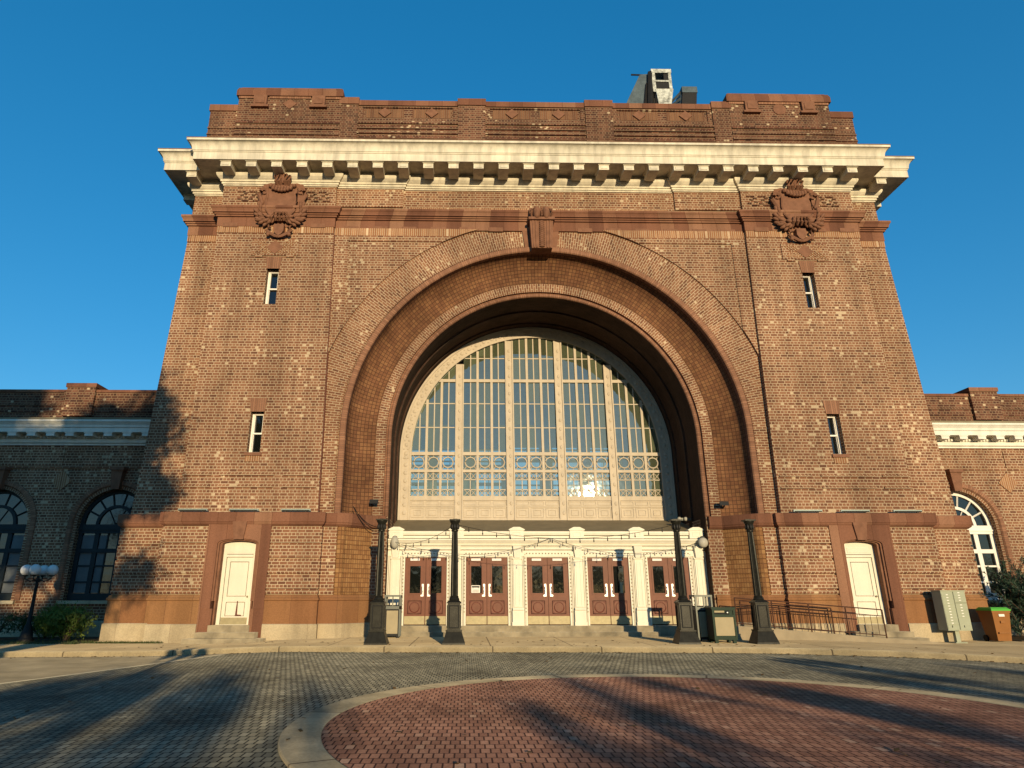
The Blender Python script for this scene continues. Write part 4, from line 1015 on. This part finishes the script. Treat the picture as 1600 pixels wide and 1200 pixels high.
# light bars on the belt
lb=[(-13.1,'second-bracket'),(-11.25,''),(-9.36,''),(9.5,''),(11.27,''),(13.23,'')]
ll=['slim light bar on the left ledge, outermost end','slim light bar on the left ledge, above the cream door','slim light bar on the left ledge, nearest the arch','slim light bar on the right ledge, nearest the arch','slim light bar on the right ledge, above the cream door','slim light bar on the right ledge, outermost end']
t0=None
for (x,_),l in zip(lb,ll):
    if t0 is None:
        t0=thing('light_bar',(x,-.26,4.42),l,'light','light bars lying on the stone ledge')
        w=MB(); w.box(x-.53,x+.53,-.31,-.23,4.46,4.53); obj('housing',w,'led',t0)
        w=MB(); w.box(x-.40,x-.34,-.30,-.22,4.41,4.46); w.box(x+.34,x+.40,-.30,-.22,4.41,4.46); obj('bracket',w,'irond',t0)
        w=MB(); w.box(x-.51,x+.51,-.33,-.31,4.465,4.50); obj('lens',w,'irond',t0)
    else: copy_tree(t0,(x,-.26,4.42),l)
# flood lights
def flood(x,y,z,s,label):
    o=thing('floodlight',(x,y,z),label,'light')
    w=MB(); w.tube([(x,y+.12,z-.12),(x,y-.1,z-.02),(x-s*.06,y-.25,z+.02)],.03,6); obj('arm',w,'irond',o)
    w=MB(); w.hexa([(x-.17-s*.1,y-.4,z-.06),(x+.17-s*.1,y-.4,z-.06),(x+.12-s*.1,y-.2,z-.02),(x-.12-s*.1,y-.2,z-.02)],[(x-.17-s*.1,y-.36,z+.10),(x+.17-s*.1,y-.36,z+.10),(x+.12-s*.1,y-.2,z+.12),(x-.12-s*.1,y-.2,z+.12)]); obj('lamp_head',w,'irond',o)
flood(-6.75,.95,4.9,-1,'black floodlight on an arm fixed to the left arch jamb')
flood(6.85,.95,4.85,1,'black floodlight on an arm fixed to the right arch jamb')
o=thing('security_light',(6.0,2.7,4.5),'twin white spotlight heads in the shadow of the right jamb','light')
w=MB(); w.box(5.55,6.1,2.66,2.72,4.45,4.55); obj('mount',w,'grey',o)
for x in (5.60,5.86):
    w=MB(); w.ball((x,2.6,4.50),.085,12,8); obj('lamp_head',w,'lampgrey',o)
for x,l,rx in ((-5.86,'white oval wall lamp at the left end of the entrance front',.15),(5.98,'round white wall lamp at the right end of the entrance front',.19)):
    o=thing('wall_lamp',(x,1.3,3.5),l,'lamp')
    w=MB(); w.ball((x,1.16,3.46),(rx,.14,.24 if x<0 else .19),14,10); obj('globe',w,'lampgrey',o)
    w=MB(); w.tube([(x,1.45,3.55),(x,1.2,3.62)],.04,6); w.ball((x,1.2,3.66),(.09,.09,.05),8,5); obj('bracket',w,'grey',o)
w=MB()
for k,(sg,dz) in enumerate(((.30,0),(.45,-.05))):
    a=Vector((-7.35,.25,4.68)); b=Vector((-6.2,1.0,4.05+dz)); w.tube([a.lerp(b,t/12)-Vector((0,0,sg*4*(t/12)*(1-t/12)))+Vector((0,-.12,0)) for t in range(13)],.014,5)
tag(obj('cable',w,'black'),'pair of black cables looping down the left jamb','cable')
# bins
def bin_tall(label,base):
    o=thing('litter_bin',base,label,'bin','tall framed litter bins'); x,y,z=base
    w=MB(); w.box(x-.25,x+.25,y-.25,y+.25,z+.06,z+.95); 
    for a in (-.21,.21):
        for b in (-.21,.21): w.box(x+a-.04,x+a+.04,y+b-.04,y+b+.04,z,z+.06)
    obj('body',w,'irond',o)
    w=MB(); w.box(x-.20,x+.20,y-.275,y-.25,z+.14,z+.90); obj('front_panel',w,'beige',o)
    w=MB()
    for a in (-.26,.26):
        for b in (-.26,.26): w.box(x+a-.025,x+a+.025,y+b-.025,y+b+.025,z+.05,z+1.40)
    w.box(x-.29,x+.29,y-.29,y+.29,z+1.36,z+1.42); w.box(x-.285,x+.285,y-.285,y-.24,z+.95,z+1.05); w.box(x-.285,x+.285,y+.24,y+.285,z+.95,z+1.05); w.box(x-.285,x-.24,y-.24,y+.24,z+.95,z+1.05); w.box(x+.24,x+.285,y-.24,y+.24,z+.95,z+1.05)
    w.box(x-.02,x+.02,y-.28,y-.25,z+1.05,z+1.36)
    obj('frame',w,'grey',o)
    w=MB(); w.box(x-.23,x+.23,y-.2,y+.23,z+1.0,z+1.08); obj('liner',w,'black',o)
    return o
tb=bin_tall('tall grey framed litter bin against the left jamb beside the doors',(-5.72,.2,.13))
copy_tree(tb,(4.62,-1.95,.13),'tall grey framed litter bin behind the green bin with beige panel')
o=thing('trash_bin',(4.92,-2.75,.13),'green trash bin with a beige front panel beside the third post','bin')
x,y,z=4.92,-2.75,.13
w=MB(); w.box(x-.34,x+.34,y-.31,y+.31,z+.10,z+1.0); obj('body',w,'greenm',o)
w=MB(); w.box(x-.29,x+.29,y-.335,y-.31,z+.22,z+.76); obj('front_panel',w,'beige',o)
w=MB(); w.box(x-.36,x+.36,y-.345,y-.31,z+.10,z+.19); w.box(x-.36,x-.30,y-.345,y-.31,z+.19,z+1.02); w.box(x+.30,x+.36,y-.345,y-.31,z+.19,z+1.02); w.box(x-.30,x+.30,y-.345,y-.31,z+.76,z+.83); w.box(x-.38,x+.38,y-.36,y+.34,z+1.0,z+1.05); w.box(x-.30,x+.30,y-.345,y-.31,z+.96,z+1.0); obj('frame',w,'greenm',o)
w=MB(); w.box(x-.30,x+.05,y-.33,y-.305,z+.85,z+.89); w.box(x+.07,x+.18,y-.33,y-.305,z+.84,z+.95); obj('slot',w,'black',o)
w=MB(); w.box(x-.28,x+.03,y-.325,y-.312,z+.895,z+.95); obj('notice',w,'beige',o)
w=MB(); w.ball((x+.125,y-.335,z+.895),(.035,.02,.035),8,6); obj('lock',w,'steel',o)
for a in (-.28,.28):
    for b in (-.25,.25): 
        w=MB(); w.box(x+a-.05,x+a+.05,y+b-.05,y+b+.05,z,z+.10); obj('foot',w,'greenm',o)
w=MB(); w.box(x-.355,x-.34,y-.27,y+.27,z+.2,z+.8); obj('side_panel',w,'irond',o)
# mailbox cluster
x,y=13.76,-.75; z=gz(x)+.13
o=thing('mailbox_unit',(x,y,z),'pale green metal mailbox cluster on a short post by the right corner','mailbox')
w=MB(); w.box(x-.07,x+.07,y-.05,y+.09,z,z+.42); w.box(x-.2,x+.2,y-.18,y+.2,z-.01,z+.03); obj('pedestal',w,'pgreen',o)
w=MB(); w.box(x-.42,x+.42,y-.24,y+.24,z+.40,z+1.68); w.box(x-.44,x+.44,y-.26,y+.25,z+1.68,z+1.71); obj('cabinet',w,'pgreen',o)
for c in (-.21,.21):
    rows=[.60+.0+i*.092 for i in range(11)] if c<0 else [.60+.22+i*.092 for i in range(5)]+[1.34+i*.082 for i in range(4)]
    for i,rz in enumerate(rows):
        w=MB(); w.box(x+c-.195,x+c+.195,y-.25,y-.24,z+rz,z+rz+.08); d=obj('box_door',w,'pgreen',o)
        w=MB(); w.box(x+c-.05,x+c+.02,y-.256,y-.25,z+rz+.03,z+rz+.055); obj('number_plate',w,'white',d)
    w=MB(); w.box(x+c-.195,x+c+.195,y-.25,y-.24,z+.43,z+(.585 if c<0 else .80)); d=obj('box_door',w,'pgreen',o)
    w=MB(); w.box(x+c-.06,x+c-.04,y-.26,y-.25,z+.5,z+.57); obj('lock',w,'irond',d)
w=MB(); w.box(x-.008,x+.008,y-.252,y-.24,z+.43,z+1.66); w.box(x+.02,x+.41,y-.254,y-.24,z+1.285,z+1.305); obj('seam',w,'pgreend',o)
# wheelie bin
x,y=15.62,-.2; z=gz(x)+.13
o=thing('wheelie_bin',(x,y,z),'brown wheeled bin with a bright green lid beside the juniper','bin')
w=MB(); w.hexa([(x-.24,y-.26,z+.04),(x+.24,y-.26,z+.04),(x+.24,y+.24,z+.04),(x-.24,y+.24,z+.04)],[(x-.31,y-.36,z+.98),(x+.31,y-.36,z+.98),(x+.31,y+.36,z+.98),(x-.31,y+.36,z+.98)]); w.box(x-.33,x+.33,y-.38,y+.38,z+.96,z+1.03); w.box(x-.2,x+.2,y-.355,y-.29,z+.28,z+.33); w.box(x-.08,x+.08,y-.37,y-.29,z+.62,z+.70); obj('body',w,'brownp',o)
w=MB(); w.box(x-.345,x+.345,y-.40,y+.36,z+1.03,z+1.08); w.hexa([(x-.33,y-.38,z+1.08),(x+.33,y-.38,z+1.08),(x+.33,y+.35,z+1.08),(x-.33,y+.35,z+1.08)],[(x-.28,y-.3,z+1.14),(x+.28,y-.3,z+1.14),(x+.28,y+.3,z+1.14),(x-.28,y+.3,z+1.14)]); obj('lid',w,'lime',o)
w=MB(); w.box(x-.1,x+.1,y-.372,y-.36,z+.84,z+.92); obj('sticker',w,'white',o)
for s in (-1,1):
    w=MB(); w.tube([(x+s*.24,y+.25,z+.11),(x+s*.30,y+.25,z+.11)],.11,14); obj('wheel',w,'black',o)
# ramp and railings
rz=lambda x: max(gz(x)+.13,.56-.0775*(x-5.94)) if x>5.9 else .56
w=MB(); xs=[5.1]+[5.9+i*.4 for i in range(19)]
for a,b in zip(xs,xs[1:]):
    za,zb=rz(a),rz(b)
    w.face([(a,-1.4,-.3),(b,-1.4,-.3),(b,-1.4,zb),(a,-1.4,za)]); w.face([(a,-1.4,za),(b,-1.4,zb),(b,-.2,zb),(a,-.2,za)])
w.box(5.1,6.2,-.2,1.0,-.2,.475); w.face([(5.1,-1.4,-.3),(5.1,-.2,-.3),(5.1,-.2,.56),(5.1,-1.4,.56)])
tag(obj('ramp',w,'ramp'),'low concrete access ramp sloping down in front of the right pier','ramp')
def rail(x0,x1,y,h,label):
    o=thing('handrail',(x0,y,rz(x0)),label,'railing'); t=lambda x,d:(x,y,rz(x)+d)
    w=MB(); w.tube([t(x0,h),t(x1,h)],.022,6); obj('top_rail',w,'rail',o)
    w=MB(); w.tube([t(x0,h-.2),t(x1,h-.2)],.016,6); w.tube([t(x0,.09),t(x1,.09)],.016,6); obj('cross_rail',w,'rail',o)
    n=max(2,int((x1-x0)/1.25))
    for i in range(n+1):
        x=x0+(x1-x0)*i/n; w=MB(); w.tube([t(x,-.02),t(x,h)],.022,6); obj('post',w,'rail',o)
    m=int((x1-x0)/.21)
    for i in range(1,m):
        x=x0+(x1-x0)*i/m; w=MB(); w.tube([t(x,.09),t(x,h-.2)],.009,4); obj('baluster',w,'rail',o)
rail(6.0,11.0,-1.28,.90,'rust-brown handrail with balusters along the outer edge of the ramp')
rail(6.5,9.7,-.42,.84,'shorter rust-brown handrail along the wall side of the ramp')
# junction box on the plinth
w=MB(); w.box(10.2,10.55,-.42,-.28,.15,.34); w.box(10.16,10.59,-.44,-.41,.30,.36); tag(obj('vent_hood',w,'irond'),'small dark vent hood low on the wall behind the ramp rail','vent')

# lamp with globes
def globe_lamp(label,loc):
    o=thing('street_lamp',(0,0,0),label,'street lamp')
    w=MB(); w.lathe([(.0,0),(.26,0),(.26,.10),(.20,.16),(.19,.32),(.13,.42),(.12,.52),(.075,.62),(.06,1.2),(.05,2.0),(.06,2.05),(.05,2.12),(.04,2.2)],0,0,16); obj('post',w,'irond',o)
    w=MB()
    for k in range(4):
        a=k*PI/2+.22; w.tube([(0,0,2.1),(.22*math.cos(a),.22*math.sin(a),2.02),(.42*math.cos(a),.42*math.sin(a),2.10),(.42*math.cos(a),.42*math.sin(a),2.2)],.022,6)
        w.lathe([(.05,2.18),(.09,2.22),(.09,2.26)],.42*math.cos(a),.42*math.sin(a),10)
    obj('arm',w,'irond',o)
    for k in range(4):
        a=k*PI/2+.22; w=MB(); w.ball((.42*math.cos(a),.42*math.sin(a),2.40),.19,16,12); obj('globe',w,'globe',o)
    o.location=loc; return o
gl=globe_lamp('dark lamp post with a cluster of white globes before the left wing',(-18.45,.15,.0))
copy_tree(gl,(8.3,-25.2,.0),'globe lamp post out of frame right of the island'); copy_tree(gl,(-8.0,-21.8,.0),'globe lamp post out of frame left of the island')

# rooftop sign seen from behind
o=thing('rooftop_sign',(7,4,20.9),'weathered dark metal back of a rooftop sign above the parapet','sign')
P=lambda l,y0,y1,m,n: obj(n,MB().prism(l,y0,y1),m,o)
P([(4.9,25.5),(5.5,26.9),(6.25,28.55),(6.75,28.6),(6.75,27.6),(6.45,26.4),(6.6,25.5)],4.2,4.5,'sheet','sign_back')
w=MB()
for k in range(7): w.tube([(6.2+k*.10,4.12,25.6+k*.12),(6.55+k*.05,4.12,27.9)],.05,5)
w.tube([(6.5,4.05,25.2),(6.78,4.05,28.55)],.15,6); w.tube([(6.95,4.1,25.2),(7.02,4.1,28.4)],.08,6); w.box(6.5,7.0,4.1,4.3,25.2,26.9); obj('truss',w,'irond',o)
w=MB(); w.box(6.82,7.0,3.95,4.5,27.2,28.45); w.box(7.72,7.88,3.96,4.5,27.3,28.45); w.box(6.80,7.90,3.93,4.52,28.45,28.70); w.box(6.9,7.85,3.94,4.0,27.86,27.96); obj('cab_frame',w,'sheetw',o)
w=MB(); w.box(6.9,7.80,3.98,4.4,27.35,27.9); w.box(7.0,7.7,4.15,4.5,26.0,27.4); w.box(7.48,7.715,4.0,4.4,27.97,28.44); obj('cab_panel',w,'irond',o)
w=MB(); w.hexa([(7.15,4.0,25.4),(7.55,4.0,25.4),(7.55,4.4,25.4),(7.15,4.4,25.4)],[(6.95,3.9,27.35),(7.9,3.9,27.35),(7.9,4.3,27.35),(6.95,4.3,27.35)]); obj('scroll_bracket',w,'sheetw',o)
w=MB(); w.hexa([(8.2,3.9,25.9),(9.0,3.9,25.9),(9.0,5.0,25.9),(8.2,5.0,25.9)],[(8.38,3.9,27.12),(9.15,3.9,27.12),(9.15,5.0,27.12),(8.38,5.0,27.12)]); w.box(8.2,9.1,3.9,5,25.2,25.9); obj('box',w,'irond',o)
w=MB(); w.box(8.36,9.18,3.88,5.02,27.12,27.5); obj('box_top',w,'sheet',o)
w=MB()
for a,b in (((7.5,26.3),(8.45,27.4)),((7.5,26.2),(8.35,26.9)),((7.6,26.3),(8.3,26.55)),((8.3,26.3),(8.38,27.2)),((7.2,26.6),(7.6,27.2)),((7.7,26.6),(7.3,27.2))): w.tube([(a[0],4.1,a[1]),(b[0],4.1,b[1])],.07,5)
obj('strut',w,'sheet',o)
w=MB(); w.tube([(5.8,4.3,28.62),(6.6,4.3,28.60)],.05,5); w.tube([(4.6,4.3,26.52),(5.3,4.3,26.5)],.05,5); obj('pipe_stub',w,'irond',o)
w=MB()
for x in (5.3,6.9,7.7,8.7): w.box(x-.08,x+.08,4.2,4.4,20.9,26.0)
obj('leg',w,'irond',o)

# ================================================================== PLANTS
def leaves(w,c,r,n,size,shell=.55,asp=1.0,lump=.35,flat=0,seed=1):
    rnd=random.Random(seed)
    ph=[rnd.uniform(0,6.28) for _ in range(6)]
    for i in range(n):
        while True:
            v=Vector((rnd.gauss(0,1),rnd.gauss(0,1),rnd.gauss(0,1)))
            if v.length>.01: break
        v.normalize()
        k=1-lump*.5+lump*.5*(math.sin(4*v.x+ph[0])*math.sin(5*v.y+ph[1])+.6*math.sin(9*v.z+ph[2]+3*v.x))
        d=(1-shell*rnd.random()**1.6)*k
        p=Vector(c)+Vector((v.x*r[0],v.y*r[1],v.z*r[2]))*d
        s=size*rnd.uniform(.6,1.3)
        a=Vector((rnd.gauss(0,1),rnd.gauss(0,1),rnd.gauss(0,1))).normalized(); b=a.cross(v if abs(a.dot(v))<.95 else Vector((0,0,1))).normalized()
        a=a*s*asp; b=b*s*.5
        w.face([p-a*.5,p+b*.5-a*.05,p+a*.5,p-b*.5-a*.05],[(0,0),(1,0),(1,1),(0,1)])
def shrub(name,label,base,r,n,size,mat,seed,cat='shrub',blobs=5):
    o=thing(name,base,label,cat); rnd=random.Random(seed)
    w=MB()
    for i in range(blobs):
        c=(base[0]+rnd.uniform(-.55,.55)*r[0],base[1]+rnd.uniform(-.4,.4)*r[1],base[2]+r[2]*rnd.uniform(.6,1.05))
        leaves(w,c,(r[0]*.62,r[1]*.62,r[2]*.75),n//blobs,size,.5,1.2,.4,seed=seed*9+i)
    obj('foliage',w,mat,o)
    w=MB()
    for i in range(9):
        a=rnd.uniform(0,6.28); t=Vector((r[0]*.55*math.cos(a),r[1]*.55*math.sin(a),r[2]*rnd.uniform(.8,1.3))); b=Vector(base)
        w.tube([b+Vector((t.x*.05,t.y*.05,-.02)),b+t*.5+Vector((0,0,.05)),b+t],[.03,.02,.008],5)
    obj('stem',w,'bark',o)
shrub('boxwood_shrub','rounded light green shrub between the globe lamp and the pavilion',(-17.25,.35,.0),(1.2,.8,.80),8200,.085,'leaf',3,blobs=9)
shrub('hedge_shrub','dark low shrub at the left edge under the wing windows',(-20.4,1.3,.0),(1.2,.8,.62),3800,.08,'leafd',4)
shrub('hedge_shrub','dark shrub behind the globe lamp under the wing window',(-18.9,1.9,.0),(1.0,.7,.55),3200,.08,'leafd',5)
# juniper: long drooping sprays
o=thing('juniper',(18.2,.9,0),'large dark feathery juniper leaning before the white arched window','shrub')
rnd=random.Random(11); w=MB(); st=MB()
for i in range(230):
    b=Vector((17.9+rnd.uniform(-1.1,1.7),.9+rnd.uniform(-.7,.5),rnd.uniform(.1,1.7)))
    d=Vector((rnd.uniform(-1.3,.5),rnd.uniform(-.75,.35),rnd.uniform(.35,1.25))).normalized(); L=rnd.uniform(.8,1.75)
    pts=[b+d*L*t/6+Vector((0,0,-.22*(t/6)**2*L)) for t in range(7)]
    st.tube(pts,[.018*(1-t/8) for t in range(7)],4)
    for t in range(70):
        u=rnd.random(); k=u*6; j=min(5,int(k)); p=pts[j].lerp(pts[j+1],k-j)
        e=(pts[j+1]-pts[j]).normalized(); q=Vector((rnd.gauss(0,1),rnd.gauss(0,1),rnd.gauss(0,1))); q=(q-e*q.dot(e)).normalized()
        a=(e*.9+q*.8).normalized()*rnd.uniform(.14,.28)*(1.15-u*.6); c=a.cross(Vector((rnd.gauss(0,1),rnd.gauss(0,1),rnd.gauss(0,1)))).normalized()*.015
        w.face([p,p+a*.5+c,p+a,p+a*.5-c],[(0,0),(1,0),(1,1),(0,1)])
obj('foliage',w,'jun',o); st.tube([(18.5,.9,-.1),(18.4,.9,.8),(18.2,.8,1.6)],[.09,.07,.04],7); obj('trunk',st,'bark',o)
def tree(name,label,x,y,h,cr,blobs,n,size,seed,zlo=.35,dens=1,cap=None):
    o=thing(name,(x,y,0),label,'tree','trees standing across the drive'); rnd=random.Random(seed)
    w=MB(); tr=h*.022+.05
    w.tube([(x,y,-.3),(x+.1,y,h*.2),(x,y+.1,h*.45),(x+.1,y,h*.75)],[tr*1.3,tr,tr*.75,tr*.3],9)
    cs=[]
    for i in range(blobs):
        a=rnd.uniform(0,6.28); rr=cr*math.sqrt(rnd.random())*.72; zf=rnd.uniform(zlo,.88)
        k=1-.38*abs(zf-.55)/.4
        c=Vector((x+rr*k*math.cos(a),y+rr*k*math.sin(a),h*zf)); cs.append(c)
        w.tube([(x,y,h*max(.18,zf-.28)),tuple(Vector((x,y,h*max(.2,zf-.2))).lerp(c,.55)),tuple(c)],[tr*.4,tr*.25,tr*.08],5)
    obj('trunk',w,'bark',o)
    f=MB()
    for i,c in enumerate(cs):
        r=cr*rnd.uniform(.26,.42)
        if cap: 
            r=min(r,max(.3,cap-c.z))
        leaves(f,c,(r,r,r*.8),n//blobs,size,.8,1.1,.5,seed=seed*31+i)
    obj('crown',f,'tleaf',o)
BT=[(-12.9,-25.5,15.0,4.4,56,50000,.27,21),(-14.5,-47,17.5,6.0,44,26000,.44,25),(-16.5,-50,25,7.5,50,34000,.5,22),(-25.5,-46,24,8,50,34000,.5,23),(-39,-50,23,8,34,16000,.52,24)]
tl=['tall leafy tree just out of frame left of the island','tall leafy tree out of frame, nearest the left pier line','tall leafy tree out of frame, opposite the left wing','tall leafy tree out of frame, opposite the far left wing','tall leafy tree out of frame at the far left end']
for (x,y,h,cr,b,n,sz,sd),l in zip(BT,tl): tree('tall_tree',l,x,y,h,cr,b,n,sz,sd,zlo=.32 if y>-30 else .20)
rnd=random.Random(77)
LT=[(-21,-41,3.2,8000),(-15.5,-38.5,3.2,8500),(-10.0,-42.5,3.2,8500),(-5.0,-39.5,2.8,6000),(-1.2,-44,2.6,3800),(3.2,-41,1.9,1500),(7.2,-43.5,2.3,2600),(10.8,-39.5,2.1,2300),(14.6,-43,2.6,2900),(18.8,-40.5,2.5,2600),(23.5,-43,2.6,2600),(28.5,-40,2.5,2200)]
for i,(x,y,cr,n) in enumerate(LT):
    cap=(-4.7-y)*.137-.2
    tree('ornamental_tree','small airy ornamental tree out of frame, number %s from the west'%['one','two','three','four','five','six','seven','eight','nine','ten','eleven','twelve'][i],x,y,cap*1.02,cr,16,n,.17,40+i,zlo=.25,cap=cap)
# far wood on the other side of the drive (only its reflection and horizon count)
f=MB(); rnd=random.Random(5)
for i in range(46):
    x=-150+i*6.6+rnd.uniform(-2,2); h=rnd.uniform(7.5,11.5); r=rnd.uniform(3.6,5)
    leaves(f,(x,-132+rnd.uniform(-5,5),h*.5),(r,r,h*.5),260,1.5,.8,1.1,.4,seed=500+i)
obj('far_wood',f,'tleaf',label='far line of dark trees across the street, out of frame',cat='wood',kind='stuff')

# dry leaves and grit on the paving
f=MB(); rnd=random.Random(9)
for i in range(900):
    if rnd.random()<.55:
        x=rnd.uniform(-16,14); y=kys(x)-abs(rnd.gauss(0,.22))-.03; z=gz(x)
    elif rnd.random()<.4:
        x=rnd.uniform(-14,13); y=kys(x)+rnd.uniform(.3,3.2); z=gz(x)+.13
    else:
        x=rnd.uniform(-10,8); y=rnd.uniform(-19,-5); z=gz(x)+(.03 if (x+.05)**2+(y+15.8)**2<28.5 else .004)
    s=rnd.uniform(.02,.055); a=rnd.uniform(0,6.28); u=Vector((math.cos(a),math.sin(a),rnd.uniform(-.3,.3)))*s; v=Vector((-math.sin(a),math.cos(a),rnd.uniform(-.2,.5)))*s*.6
    p=Vector((x,y,z+.012)); f.face([p-u,p+v,p+u,p-v])
M['dryleaf']=mat_plain('dry_leaf',(.13,.075,.03),.8,var=.5,scale=9,bump=0)
obj('leaf_litter',f,'dryleaf',label='scattered dry leaves and grit along the kerb and paving',cat='leaves',kind='stuff')
